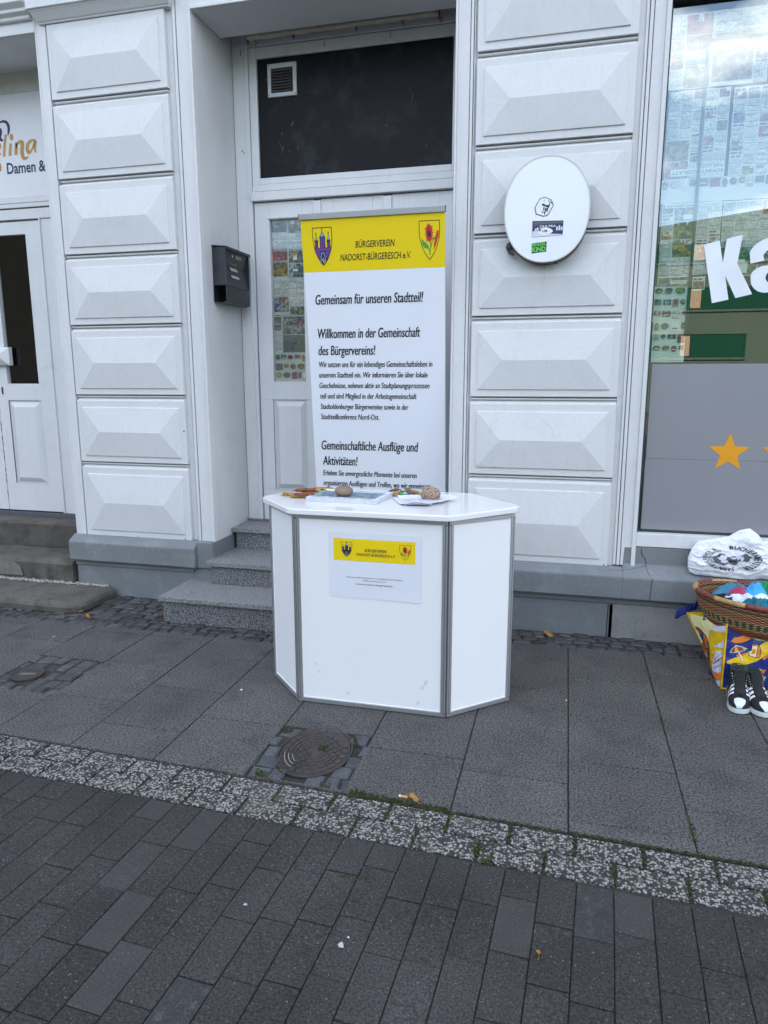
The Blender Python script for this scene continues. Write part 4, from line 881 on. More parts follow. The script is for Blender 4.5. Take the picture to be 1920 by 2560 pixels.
def fx_(z): return (X1-.026+(2.20-z)*.0+.0) if z > 2.20 else X1-.026+(2.20-z)*.18
for z0, z1, y0, y1, mt in ((2.222, 2.250, .225, .345, LBLM), (2.178, 2.206, .222, .350, LBLM), (2.132, 2.160, .220, .355, LBLM)):
    m.add([(fx_(z0)+.0035, y0, z0), (fx_(z0)+.0035, y1, z0), (fx_(z1)+.0035, y1-.01, z1), (fx_(z1)+.0035, y0, z1)], [(0, 1, 2, 3)], BOXD)
    m.add([(fx_(z0)+.0045, y0+.02, z0+.003), (fx_(z0)+.0045, y1-.004, z0+.003), (fx_(z1)+.0045, y1-.018, z1-.006), (fx_(z1)+.0045, y0+.008, z1-.006)], [(0, 1, 2, 3)], mt)
m.build('name_window', mb_)
m = MB(); m.box(X1-.02, X1-.010, .305, .385, 2.262, 2.282, BRASS); m.build('name_plate', mb_)
m = MB(); m.prism([(.258+.009*math.cos(i*.52), 2.272+.009*math.sin(i*.52)) for i in range(12)], 'x', X1-.03, X1-.011, CHROME); m.build('lock', mb_)

# ------------------------------------------------------------------ emblems
def E1(l): return [((a-170)/820-(1-(1-((b+(a-170)*.0549)-345)/1642))*-.0-(1-(1-((b+(a-170)*.0549)-345)/1642))*.085, 1-((b+(a-170)*.0549)-345)/1642) for a, b in l]
def E2(l): return [((a-120)/925+(((b+(a-120)*.0757)-320)/1753)*.022, 1-((b+(a-120)*.0757)-320)/1753) for a, b in l]
SHIELD = [(0, 1), (1, 1), (1.0, .72), (.985, .60), (.94, .47), (.86, .33), (.74, .18), (.62, .08), (.5, 0), (.38, .08), (.26, .18), (.14, .33), (.06, .47), (.015, .60), (0, .72)]
def inset(p, k, kx=None): return [(.5+(a-.5)*(1-2*(kx or k)), .57+(b-.57)*(1-k*2.1)) for a, b in p]
def castle(m, fn, lines=True):
    PUR_, PURL_ = (PUR, PURL) if lines else (PURD2, PURD2)
    L = lambda k: (lambda p: fn(p[0], p[1], k))
    m.poly([L(1)(p) for p in SHIELD], INK); m.poly([L(2)(p) for p in inset(SHIELD, .026, .034)], YEL)
    body = E1([(255, 1225), (285, 1170), (285, 1000), (270, 930), (262, 880), (425, 880), (432, 940), (420, 1010), (425, 1150), (460, 1205), (490, 1170), (490, 830), (468, 760), (470, 720), (725, 700), (728, 760), (715, 800), (730, 1150), (765, 1190), (795, 1150), (795, 990), (775, 900), (780, 860), (930, 850), (940, 900), (930, 960), (935, 1120), (985, 1180), (960, 1300), (900, 1480), (830, 1640), (740, 1820), (650, 1935), (560, 1850), (460, 1720), (360, 1530), (290, 1350)])
    m.poly([L(3)(p) for p in body], PURD)
    for p in ([(275, 1235), (310, 1170), (310, 935), (400, 935), (405, 1150), (455, 1230), (505, 1190), (510, 800), (690, 790), (705, 1170), (760, 1225), (815, 1170), (820, 920), (905, 915), (915, 1130), (960, 1205), (930, 1320), (870, 1480), (800, 1620), (770, 1640), (750, 1480), (700, 1350), (620, 1300), (550, 1400), (520, 1600), (490, 1690), (390, 1530), (310, 1360)],):
        m.poly([L(4)(q) for q in E1(p)], PUR_)
    m.poly([L(5)(q) for q in E1([(275, 1250), (960, 1215), (945, 1262), (285, 1290)])], PURL_)
    for p in ([(492, 745), (705, 735), (700, 770), (495, 780)],): m.poly([L(5)(q) for q in E1(p)], PURL_)
    for tip, a, b in (((335, 700), (275, 870), (415, 868)), ((585, 490), (478, 735), (715, 715)), ((850, 655), (785, 850), (925, 842))):
        m.poly([L(5)(q) for q in E1([tip, a, b])], PURD)
        c = ((tip[0]+a[0]+b[0])/3, (tip[1]+a[1]+b[1])/3)
        m.poly([L(6)(q) for q in E1([(c[0]+(p[0]-c[0])*.70, c[1]+(p[1]-c[1])*.74) for p in (tip, a, b)])], CYA)
        m.poly([L(5)(q) for q in E1([(tip[0]-12, tip[1]+20), (tip[0]-14, tip[1]-150), (tip[0]+14, tip[1]-150), (tip[0]+12, tip[1]+20)])], PURD)
        m.poly([L(5)(q) for q in E1([(tip[0]+26*math.cos(t*.785), tip[1]-120+38*math.sin(t*.785)) for t in range(8)])], DGRN)
        m.poly([L(6)(q) for q in E1([(tip[0]+11*math.cos(t*.785), tip[1]-118+17*math.sin(t*.785)) for t in range(8)])], GRN)
    if lines:
        for j in range(5):
            for i in range(-3, 4):
                x = 625+i*92+(46 if j % 2 else 0); y = 1335+j*70
                if abs(x-630) < 110+0*j or abs(x-630) > 330-j*42: continue
                m.poly([L(5)(q) for q in E1([(x-34, y), (x+34, y-4), (x+34, y+34), (x-34, y+38)])], PURL_)
        for j in range(4):
            for x, y in ((565, 840+j*95), (640, 836+j*95)): m.poly([L(5)(q) for q in E1([(x-24, y), (x+24, y), (x+24, y+46), (x-24, y+46)])], PURL_)
    arch = lambda w_, t, b: [(625-w_, b), (625-w_*.95, (t+b)/2-40), (625-w_*.62, t+70), (622, t), (625+w_*.62, t+70), (625+w_*.98, (t+b)/2-40), (630+w_*1.1, b-30)]
    m.poly([L(6)(q) for q in E1(arch(112, 1330, 1830))], NAVY); m.poly([L(7)(q) for q in E1(arch(100, 1355, 1830))], CYA); m.poly([L(8)(q) for q in E1(arch(74, 1392, 1870))], INK)
    m.poly([L(9)(q) for q in E1([(580, 1710), (650, 1620), (690, 1720), (705, 1860), (685, 1885), (625, 1800)])], REDD)
    for p in ([(580, 1710), (640, 1620), (660, 1640), (592, 1735)], [(612, 1790), (685, 1705), (695, 1735), (628, 1812)], [(665, 1850), (700, 1800), (705, 1865), (685, 1885)]): m.poly([L(10)(q) for q in E1(p)], CREAM)
    m.keep = True
def flower(m, fn):
    L = lambda k: (lambda p: fn(p[0], p[1], k))
    m.poly([L(1)(p) for p in SHIELD], INK); m.poly([L(2)(p) for p in inset(SHIELD, .024, .032)], YEL)
    m.poly([L(3)(q) for q in E2([(540, 1800), (555, 1640), (600, 1420), (605, 1180), (630, 1180), (650, 1310), (760, 990), (830, 985), (800, 1130), (740, 1130), (660, 1400), (610, 1600), (590, 1800)])], GRN)
    m.poly([L(4)(q) for q in E2([(225, 1060), (270, 1150), (430, 1290), (530, 1420), (570, 1600), (555, 1640), (480, 1530), (350, 1515), (270, 1420), (225, 1280)])], GRN)
    c0 = (562, 880)
    for i in range(17):
        a = i*2*math.pi/17+.05; rx, ry = 205, 430
        ln = (1.0, .92, 1.05, .9)[i % 4]; ex, ey = c0[0]+rx*ln*math.sin(a), c0[1]-40-ry*ln*math.cos(a)
        dx, dy = ex-c0[0], ey-c0[1]; d = math.hypot(dx, dy); px, py = -dy/d*38, dx/d*38
        m.poly([L(5+(i % 2)*.5)(q) for q in E2([(c0[0]+px*.4, c0[1]+py*.4), (c0[0]+dx*.6+px, c0[1]+dy*.6+py), (c0[0]+dx*.92+px*.6, c0[1]+dy*.92+py*.6), (ex, ey), (c0[0]+dx*.92-px*.6, c0[1]+dy*.92-py*.6), (c0[0]+dx*.6-px, c0[1]+dy*.6-py), (c0[0]-px*.4, c0[1]-py*.4)])], REDP)
    m.poly([L(7)(q) for q in E2([(c0[0]+80*math.cos(t*.52), c0[1]+155*math.sin(t*.52)) for t in range(12)])], REDD)
    m.poly([L(8)(q) for q in E2([(c0[0]+45*math.cos(t*.52), c0[1]-20+95*math.sin(t*.52)) for t in range(12)])], PURD)
    m.poly([L(5)(q) for q in E2([(945, 690), (985, 760), (975, 950), (915, 1150), (850, 1390), (800, 1430), (745, 1585), (740, 1540), (790, 1200), (850, 950), (890, 770)])], REDP)
    m.keep = True

# ------------------------------------------------------------------ roll-up banner on the second step
bn = thing('roll_up_banner', (2.09, .186, .318), 'tall white roll-up banner with a yellow head standing on the granite steps behind the counter', 'banner')
def by(v): return -.10-.1375*(v-2.4)
nrm = Vector((0, -1, -.1375)).normalized()
def bf(u, v, k=0): return (u, by(v)+.0014*math.sin(v*4.2)+nrm.y*.00035*k, v+nrm.z*.00035*k)
def edge(v): t = (2.389-v)/2.0; return (1.6675+(.006 if v > 1.6 else .006-.016*(1.6-v)), 2.516-.013*t)
m = MB(); rows = []
for j in range(41):
    v = .38+(2.392-.38)*j/40; a, b = edge(v)
    rows.append([bf(a+(b-a)*i/6, v, 0) for i in range(7)])
m.rows(rows, BANW); m.keep = True
sheetp = m.build('print_sheet', bn)
m = MB(); rows = []
for j in range(7):
    v = 2.1055+(2.3905-2.1055)*j/6; a, b = edge(v); rows.append([bf(a+(b-a)*i/6, v, 1.5) for i in range(7)])
m.rows(rows, YEL); m.keep = True; m.build('header_panel', sheetp)
ft = lambda u, v: bf(u, v, 4)
m = MB()
for t_, u0, u1, v, c_ in (('BÜRGERVEREIN', 1.996, 2.229, 2.228, .0345), ('NADORST-BÜRGERESCH e.V.', 1.902, 2.320, 2.161, .0345)): text(m, t_, u0, u1, v, c_, INK, ft, .012, .18)
for t_, u0, u1, v, c_ in (('Gemeinsam für unseren Stadtteil!', 1.734, 2.386, 1.924, .0545), ('Willkommen in der Gemeinschaft', 1.737, 2.364, 1.7305, .0545), ('des Bürgervereins!', 1.733, 2.091, 1.6315, .0545),
        ('Wir setzen uns für ein lebendiges Gemeinschaftsleben in', 1.732, 2.434, 1.5595, .0335), ('unserem Stadtteil ein. Wir informieren Sie über lokale', 1.728, 2.405, 1.4975, .0325), ('Geschehnisse, nehmen aktiv an Stadtplanungsprozessen', 1.726, 2.415, 1.434, .0325),
        ('teil und sind Mitglied in der Arbeitsgemeinschaft', 1.727, 2.336, 1.370, .0325), ('Stadtoldenburger Bürgervereine sowie in der', 1.725, 2.285, 1.3055, .0325), ('Stadtteilkonferenz Nord-Ost.', 1.723, 2.099, 1.242, .033),
        ('Gemeinschaftliche Ausflüge und', 1.715, 2.340, 1.0495, .057), ('Aktivitäten!', 1.716, 1.948, .9505, .057), ('Erleben Sie unvergessliche Momente bei unseren', 1.714, 2.326, .8815, .0345), ('organisierten Ausflügen und Treffen, wo wir gemeinsam', 1.711, 2.410, .8155, .0345)):
    for du in (-.0011, .0011) if c_ > .05 else (-.0009, .0007): text(m, t_, u0+du, u1+du, v, c_, INK, ft, .003 if c_ > .05 else .0, .19)
m.build('lettering', sheetp)
m = MB(); castle(m, lambda u, v, k: bf(1.7405+u*.119, 2.1370+v*.2085, 3+k)); m.build('castle_crest', sheetp)
m = MB(); flower(m, lambda u, v, k: bf(2.3685+u*.1185, 2.1450+v*.2055, 3+k)); m.build('flower_crest', sheetp)
m = MB(); fr = Matrix.Translation((0, by(2.405), 2.405)) @ Matrix.Rotation(math.atan(.1375), 4, 'X')
m.box(1.666, 2.518, -.012, .010, -.016, .016, ALU, fr); m.box(1.664, 1.667, -.014, .012, -.017, .017, ALUD, fr); m.box(2.517, 2.520, -.014, .012, -.017, .017, ALUD, fr)
m.build('top_rail', bn, bevel=.003, seg=2)
m = MB(); m.tube([(2.09, .215, .37), (2.09, by(2.39)+.022, 2.39)], .009, ALU, 10); m.build('pole', bn, smooth=True)
m = MB(); m.prism([(.10, .322), (.225, .322), (.225, .365), (.205, .395), (.125, .395), (.10, .37)], 'x', 1.655, 2.505, ALU)
for x in (1.70, 2.44): m.box(x, x+.03, .09, .228, .318, .324, ALUD)
m.build('base', bn, bevel=.003, seg=2)

# ------------------------------------------------------------------ promotion counter
ct = thing('promotion_counter', (2.40, -1.0, 0), 'white folding promotion counter with aluminium edging in front of the middle doorway', 'counter')
def cpanel(p0, p1, nm, mt=WLAM):
    a = Vector((p0[0], p0[1], 0)); b = Vector((p1[0], p1[1], 0)); L_ = (b-a).length; d = (b-a).normalized(); nn = Vector((-d.y, d.x, 0))
    fr = Matrix(((d.x, nn.x, 0, a.x), (d.y, nn.y, 0, a.y), (0, 0, 1, 0), (0, 0, 0, 1)))
    m = MB(); m.box(.018, L_-.018, .006, .014, .020, .890, mt, fr)
    bd = m.build('panel', ct)
    m = MB()
    for x0, x1 in ((0, .0215), (L_-.0215, L_)):
        m.box(x0, x1, 0, .022, .004, .8985, ALU, fr); 
        m.box(x0+(.0075 if x0 == 0 else .0115), x0+(.010 if x0 == 0 else .014), -.0012, .001, .016, .888, ALUD, fr)
    m.box(.0215, L_-.0215, .001, .021, .004, .0245, ALU, fr); m.box(.0215, L_-.0215, .001, .021, .880, .8975, ALU, fr)
    m.box(.0215, L_-.0215, .0035, .010, .0245, .0285, WLAM, fr); m.box(.0215, .0255, .0035, .010, .0285, .88, WLAM, fr); m.box(L_-.0255, L_-.0215, .0035, .010, .0285, .88, WLAM, fr)
    for z in (.022, .880):
        for x in (.0045, L_-.0045): m.box(x-.004, x+.004, -.002, .001, z-.0015, z+.0015, CRACK, fr)
    m.build('edge_frame', bd, bevel=.0018, seg=1)
    return bd
cpanel((1.823, -1.012), (2.044, -1.250), 'left'); fp = cpanel((2.0505, -1.256), (2.7445, -1.256), 'front'); cpanel((2.7530, -1.252), (3.011, -1.012), 'right')
for a, b in ((2.0445, 2.0505), (2.7445, 2.7530)):
    m = MB(); m.box(a, b, -1.248, -1.232, .006, .897, ALUD); m.build('hinge', ct)
m = MB(); m.box(1.84, 1.865, -1.005, -.98, .005, .895, ALU); m.box(2.975, 3.0, -1.005, -.98, .005, .895, ALU); m.box(1.86, 2.98, -1.0, -.985, .45, .47, WLAM)
m.build('rear_rail', ct)
m = MB(); TO = [(1.783, -1.008), (2.030, -1.277), (2.757, -1.277), (3.030, -.985), (3.012, -.93), (2.765, -.655), (2.03, -.66), (1.80, -.93)]
def rcorner(P_, r, n=5):
    o = []
    for i, p in enumerate(P_):
        a, b = Vector(P_[i-1]), Vector(P_[(i+1) % len(P_)]); p = Vector(p); d1 = (a-p); d2 = (b-p); q1 = p+d1.normalized()*min(r, d1.length*.45); q2 = p+d2.normalized()*min(r, d2.length*.45)
        for k in range(n+1): t = k/n; o.append(tuple(q1*(1-t)**2+p*2*t*(1-t)+q2*t*t))
    return o
m.prism(rcorner(TO, .035), 'z', .8995, .9255, WTOP); m.build('countertop', ct, bevel=.004, seg=2)
m = MB(); fpf = lambda x, z: (x, -1.2502, z)
def smear(pts): smear.k += 1; m.poly([(a, -1.2502-.00006*smear.k, b) for a, b in pts], m_sm)
smear.k = 0
m_sm = mat('scuff_grey', (.70, .70, .70), .4, var=.08, scale=60)
for x, z, l, a in ((2.135, .195, .055, -.75), (2.155, .158, .02, .5), (2.655, .155, .05, .85), (2.64, .13, .02, .9), (2.29, .065, .02, .4), (2.62, .055, .02, .5)):
    dx, dz = math.cos(a)*l/2, math.sin(a)*l/2
    for k in range(4):
        ox = random.uniform(-.4, .4)*dx+random.uniform(-.004, .004); oz = random.uniform(-.4, .4)*dz+random.uniform(-.004, .004); s_ = random.uniform(.2, .45)
        smear([(x+ox-dx*s_-.003, z+oz-dz*s_), (x+ox-dx*s_+.002, z+oz-dz*s_-.004), (x+ox+dx*s_+.003, z+oz+dz*s_-.001), (x+ox+dx*s_, z+oz+dz*s_+.005)])
m.build('scuff_mark', fp)
# A3 poster taped to the front
po = MB(); rows = []
def pf(x, z, k=0): return (x, -1.2512-.0016*abs(math.sin((x-2.2)*5.5))*abs(math.sin((z-.5)*7))-(.003*max(0, (.56-z)/.035)**2 if z < .56 else 0)*max(0, (x-2.45)/.18)-.00035*k, z)
for j in range(13): rows.append([pf(2.2085+(.4195)*i/12+.003*(1-j/12), .5265+.2975*j/12) for i in range(13)])
po.rows(rows, PAPERW); po.keep = True
pt = po.build('poster', smooth=True); tag(pt, 'white A3 poster with a yellow head stuck to the front panel of the counter', 'poster')
m = MB(); m.rows([[pf(2.2325+.3715*i/10, .6985+.0995*j/4, 2) for i in range(11)] for j in range(5)], YEL); m.keep = True; m.build('header_panel', pt)
pft = lambda u, v: pf(u, v, 4)
m = MB(); text(m, 'BÜRGERVEREIN', 2.377, 2.477, .7425, .0135, INK, pft, .012, .18); text(m, 'NADORST-BÜRGERESCH e.V.', 2.339, 2.516, .7235, .0125, INK, pft, .012, .18)
text(m, 'Bürgerverein Nadorst-Bürgeresch e.V. , Zuschlag 27a, 26127 Oldenburg', 2.291, 2.547, .6215, .0052, INKG, pft, .004); text(m, 'info@bv-nadorst-bürgeresch.de', 2.366, 2.470, .6085, .0052, INKG, pft, .004); text(m, 'www.bv-nadorst-bürgeresch.de', 2.334, 2.503, .5905, .0075, INKG, pft, .006)
m.build('lettering', pt)
m = MB(); castle(m, lambda u, v, k: pf(2.268+u*.0515, .7150+v*.0685, 3+k), False); m.build('castle_crest', pt)
m = MB(); flower(m, lambda u, v, k: pf(2.534+u*.0515, .7145+v*.0685, 3+k)); m.build('flower_crest', pt)

# ------------------------------------------------------------------ things on the counter
ZT = .9256
def rotz(c, a): return Matrix.Translation(c) @ Matrix.Rotation(a, 4, 'Z')
GN = 'newspapers in the pile on the counter'
for i in range(7):
    m = MB(); z = ZT+.0005+i*.0028; fr = rotz((2.222+random.uniform(-.002, .002), -.955+random.uniform(-.002, .002), z), R(-3.5+random.uniform(-.4, .4)))
    xs = [-.176, -.12, -.06, 0, .06, .12, .176]
    m.box(-.176, .176, -.130, .130, 0, .0025, MAGE, fr)
    o = m.build('newspaper')
    tag(o, 'newspaper under the smooth brown stone, lower in the pile on the counter' if i < 6 else 'topmost newspaper of the pile on the counter, with a sea picture', 'newspaper', GN)
    if i == 6:
        m = MB(); q = lambda x0, x1, y0, y1, mt, k=1: m.add([fr @ Vector(p) for p in ((x0, y0, .0027+.0003*k), (x1, y0, .0027+.0003*k), (x1, y1, .0027+.0003*k), (x0, y1, .0027+.0003*k))], [(0, 1, 2, 3)], mt)
        q(-.170, .170, -.124, .126, PAPERW); q(-.150, .155, -.095, .045, MAGP, 2); q(-.170, -.155, -.10, .09, TEAL, 2); q(-.155, .160, .045, .06, TEAL, 3)
        text(m, 'ADVENTZEITUNG', -.12, .15, .075, .022, TEAL, lambda u, v: tuple(fr @ Vector((u, v, .0042))))
        for k in range(4): q(-.15+k*.08, -.09+k*.08, -.118, -.104, NTEXT, 2)
        m.build('cover_print', o)
def stone(name, c, r, mt, seed, label, amp=.08, nz_=14):
    m = MB(); rows = []
    for j in range(nz_+1):
        th = math.pi*j/nz_; row = []
        for i in range(22):
            ph = 2*math.pi*i/22; d = Vector((math.sin(th)*math.cos(ph), math.sin(th)*math.sin(ph), math.cos(th)))
            k = 1+amp*mnoise.noise(d*1.6+Vector((seed, 0, 0)))+amp*.3*mnoise.noise(d*5+Vector((seed, 3, 0)))
            row.append((c[0]+d.x*r[0]*k, c[1]+d.y*r[1]*k, c[2]+max(d.z*r[2]*k, -r[2]*.93)))
        rows.append(row)
    m.rows(rows, mt, closed=True); o = m.build(name, smooth=True); tag(o, label, 'stone'); return o
stone('stone', (2.207, -1.012, ZT+.020+.0245), (.046, .034, .0265), STONE1, 3, 'smooth brown egg-shaped stone weighing down the newspaper pile', .07)
stone('stone', (2.612, -.952, ZT+.006+.032), (.0475, .040, .0355), STONE2, 9, 'rough speckled pink stone lying on the fanned leaflets', .16)
for i, (cx, cy_, a) in enumerate(((2.505, -.975, 24), (2.525, -.975, 21), (2.548, -.980, 17), (2.572, -.985, 12), (2.60, -.99, -14), (2.612, -.985, -20), (2.625, -.98, -26), (2.636, -.97, -32))):
    m = MB(); fr = rotz((cx, cy_, ZT+.0006+i*.0014), R(a)); lift = .003
    nx = 6; ny = 8
    m.rows([[tuple(fr @ Vector((-.05+.10*u/nx, -.105+.21*v/ny, .0004+(.010*(max(0, v-5)/3)**2 if i % 2 else .004*(max(0, 2-v)/2)**2)+.0025*mnoise.noise((u*.6+i, v*.5, 0))+.0025))) for u in range(nx+1)] for v in range(ny+1)], PAPERW)
    for k in range(3): m.add([tuple(fr @ Vector(p)) for p in ((-.035, -.04+k*.03, .0085), (.03, -.04+k*.03, .0085), (.03, -.036+k*.03, .0085), (-.035, -.036+k*.03, .0085))], [(0, 1, 2, 3)], LILAC)
    m.keep = True
    tag(m.build('leaflet'), 'white folded leaflet fanned out under the speckled stone', 'leaflet', 'leaflets under the speckled stone')
BARM = [mat('wrapper_gold', (.42, .24, .05), .3, metal=.5, var=.35, scale=50, col2=(.30, .03, .02), thr=(.52, .58), bump=.6, bscale=90), mat('wrapper_amber', (.50, .27, .04), .3, metal=.4, var=.4, scale=60, col2=(.55, .42, .12), thr=(.5, .6), bump=.6, bscale=90), mat('wrapper_brown', (.16, .07, .03), .35, metal=.3, var=.4, scale=60, col2=(.4, .05, .03), thr=(.5, .58), bump=.6, bscale=90)]
for i, (cx, cy_, a, z) in enumerate(((1.925, -.965, -6, 0), (1.985, -.99, 12, 0), (2.010, -1.015, 5, .012), (1.990, -.93, 30, 0), (2.0, -.90, 18, .012), (2.015, -.86, 25, 0), (2.03, -.82, 33, .01), (2.035, -.78, 40, 0), (1.99, -.95, 22, .022))):
    m = MB(); fr = rotz((cx, cy_, ZT+.009+z), R(a)); pts = [Vector((-.062, 0, -.004)), Vector((-.052, 0, -.002)), Vector((-.045, 0, 0)), Vector((0, 0, .001)), Vector((.045, 0, 0)), Vector((.052, 0, -.002)), Vector((.062, 0, -.004))]
    prof = [.013, .011, .0095, .0095, .0095, .011, .013]; hh = [.001, .002, .008, .0085, .008, .002, .001]; rows = []
    for p, w_, h in zip(pts, prof, hh): rows.append([tuple(fr @ (p+Vector((random.uniform(-.001, .001), w_*math.cos(t*.785), h*math.sin(t*.785))))) for t in range(8)])
    m.rows(rows, BARM[i % 3], closed=True); m.poly(rows[0], BARM[i % 3]); m.poly(rows[-1], BARM[i % 3])
    tag(m.build('sweet_bar', smooth=True), 'gold and red wrapped sweet bar in the heap at the left of the counter', 'sweet', 'wrapped sweet bars on the counter')
CM = [mat('candy_'+n_, c_, .28, metal=.35, var=.3, scale=70, bump=.6, bscale=120) for n_, c_ in (('gold', (.42, .22, .05)), ('green', (.10, .30, .04)), ('violet', (.10, .05, .20)), ('brown', (.20, .09, .04)), ('blue', (.12, .30, .55)))]
CL = ('gold', 'green', 'violet', 'brown', 'blue')
for i, (cx, cy_, k, z) in enumerate(((2.375, -.76, 2, 0), (2.395, -.80, 0, 0), (2.415, -.835, 0, 0), (2.44, -.82, 1, 0), (2.43, -.77, 2, .0), (2.45, -.74, 1, .012), (2.475, -.81, 4, 0), (2.465, -.77, 3, .008), (2.49, -.74, 1, 0), (2.51, -.79, 1, 0), (2.525, -.83, 0, 0), (2.54, -.80, 3, 0), (2.50, -.83, 3, .01), (2.405, -.77, 3, .012))):
    m = MB(); fr = rotz((cx, cy_, ZT+.0095+z), random.uniform(0, 3.1)); rows = []
    for x, r_ in ((-.024, .010), (-.018, .008), (-.013, .003), (-.010, .0075), (0, .0095), (.010, .0075), (.013, .003), (.018, .008), (.024, .010)):
        fl = .35 if abs(x) > .014 else 1
        rows.append([tuple(fr @ Vector((x+random.uniform(-.001, .001), r_*math.cos(t*.785), r_*fl*math.sin(t*.785)))) for t in range(8)])
    m.rows(rows, CM[k], closed=True); m.poly(rows[0], CM[k]); m.poly(rows[-1], CM[k])
    tag(m.build('candy', smooth=True), CL[k]+' foil candy in the heap behind the leaflets', 'sweet', 'wrapped candies on the counter')

# ------------------------------------------------------------------ covers, leaves, litter
mh = thing('manhole_cover', (CC[0], CC[1], 0), 'round brown cast-iron manhole cover set in blue-grey cobbles in front of the counter', 'cover')
m = MB(); n = 48
def circ(r, z, n=48, c=CC): return [(c[0]+.76*r*math.cos(2*math.pi*i/n), c[1]+r*math.sin(2*math.pi*i/n), z) for i in range(n)]
m.rows([circ(CR+.006, -.012), circ(CR+.006, .001), circ(CR-.004, .002), circ(CR-.007, -.004), circ(CR-.010, -.001)], IRON, closed=True); m.poly(circ(CR-.010, -.001), IRON)
m.build('plate', mh)
m = MB()
def rsec(r0, r1, a0, a1, z0, z1, mt):
    k = max(2, int((a1-a0)/6)); A = [R(a0+(a1-a0)*i/k) for i in range(k+1)]
    P = lambda r_, a, z: (CC[0]+.76*r_*math.cos(a), CC[1]+r_*math.sin(a), z)
    m.rows([[P(r1, a, z0) for a in A], [P(r1-.001, a, z1) for a in A], [P(r0+.001, a, z1) for a in A], [P(r0, a, z0) for a in A]], mt)
for k, (r0, r1) in enumerate(((.050, .066), (.072, .090), (.096, .114), (.120, .138), (.146, .172))):
    nseg = (8, 12, 16, 20, 24)[k]
    for i in range(nseg):
        a = i*360/nseg+4+(180/nseg if k % 2 else 0)
        if k == 4 and 20 < a < 90: continue
        rsec(r0, r1, a, a+360/nseg-4.5+k*.5, -.001, .0016, IRON)
rsec(.0, .046, 0, 360, -.001, .0016, IRON)
m.build('tread_ribs', mh)
m = MB()
for dx, dy in ((-.018, -.03), (.02, .028)): m.box(CC[0]+dx-.012, CC[0]+dx+.012, CC[1]+dy-.014, CC[1]+dy+.010, .0018, .0030, IROND)
for r_, a0, a1 in ((.155, 195, 250), (.135, 200, 245), (.115, 205, 240)):
    m.rows([[(CC[0]+.76*(r_+o)*math.cos(R(a)), CC[1]+(r_+o)*math.sin(R(a)), .0028) for a in range(a0, a1, 5)] for o in (0, .0022)], LBLM)
m.build('lifting_slot', mh)
ms2 = MB()
for _ in range(160):
    k = random.random(); 
    if k < .35: x, y = CC[0]+.02+random.gauss(0, .008), CC[1]+.028+random.gauss(0, .008)
    else: a = random.choice((random.uniform(20, 45), random.uniform(225, 250))); x, y = CC[0]+.76*(CR+.020+random.uniform(-.006, .012))*math.cos(R(a)), CC[1]+(CR+.016)*math.sin(R(a))
    r_ = random.uniform(.003, .008); z = .004; ms2.add([(x-r_, y, z), (x+r_, y-r_*.5, z), (x, y+r_, z), (x, y, z+r_*.7)], [(0, 1, 3), (1, 2, 3), (2, 0, 3)], MOSSM)
struct(ms2.build('moss_patch'), 'stuff')
sc_ = thing('small_cover', (.585, -1.31, 0), 'small oval iron cover with a worn bright slot among cobbles left on the pavement', 'cover')
m = MB(); ov_ = lambda r_, z: [(.585+.078*r_*math.cos(i*.196), -1.31+.082*r_*math.sin(i*.196), z) for i in range(32)]
m.rows([ov_(1, -.01), ov_(1, .002), ov_(.95, .003), ov_(.9, -.001)], IRON, closed=True); m.poly(ov_(.9, -.001), IRON); m.build('plate', sc_)
m = MB(); m.prism(rcorner([(.545, -1.325), (.625, -1.305), (.622, -1.285), (.542, -1.305)], .008), 'z', -.0012, .0015, OVALR2); m.build('slot', sc_)
def leafobj(x, y, a, s_, label, mt=LEAFM):
    m = MB(); fr = rotz((x, y, .004), a)
    half = [(0, 0), (.12, .10), (.22, .32), (.34, .22), (.46, .40), (.58, .24), (.74, .26), (.86, .10), (1.05, 0)]
    A = [tuple(fr @ Vector((p*s_, q_*s_, .004+.35*s_*q_+.01*math.sin(p*5)))) for p, q_ in half]; Bq = [tuple(fr @ Vector((p*s_, -q_*s_*.9, .004+.15*s_*q_+.01*math.sin(p*5+1)))) for p, q_ in half]
    C_ = [tuple(fr @ Vector((p*s_, 0, .001+.008*math.sin(p*3)))) for p, q_ in half]
    m.rows([A, C_, Bq], mt); m.tube([tuple(fr @ Vector((-.3*s_, .02*s_, .004))), tuple(fr @ Vector((0, 0, .002)))], .0012, mt, 4)
    tag(m.build('dry_leaf'), label, 'leaf', 'fallen leaves')
leafobj(.150, -.40, .3, .062, 'ochre dry leaf against the rounded end of the brown bottom step', mat('ochre_leaf', (.48, .30, .09), .8, var=.3, scale=60)); leafobj(.295, -.475, .1, .040, 'small tan leaf on the wall cobbles left of the granite steps'); leafobj(3.13, -.08, -.2, .07, 'curled orange-brown leaf on the cobbles right of the counter'); leafobj(2.718, -1.902, .2, .045, 'rust-brown leaf beside the cigarette end at the kerb'); leafobj(.76, -.33, 1.2, .045, 'reddish leaf beside the lowest granite step', REDD and ORGD); leafobj(3.203, -2.51, 1.5, .028, 'tiny brown leaf on the dark pavers')
cb = thing('cigarette_end', (2.700, -1.896, 0), 'orange cigarette end lying in the moss along the kerb', 'cigarette end')
m = MB(); m.tube([(2.684, -1.895, .008), (2.692, -1.8955, .008)], .0045, BUTTW, 10); m.build('paper', cb); m = MB(); m.tube([(2.692, -1.8955, .008), (2.716, -1.897, .008)], .0046, FILT, 10); m.build('filter', cb)
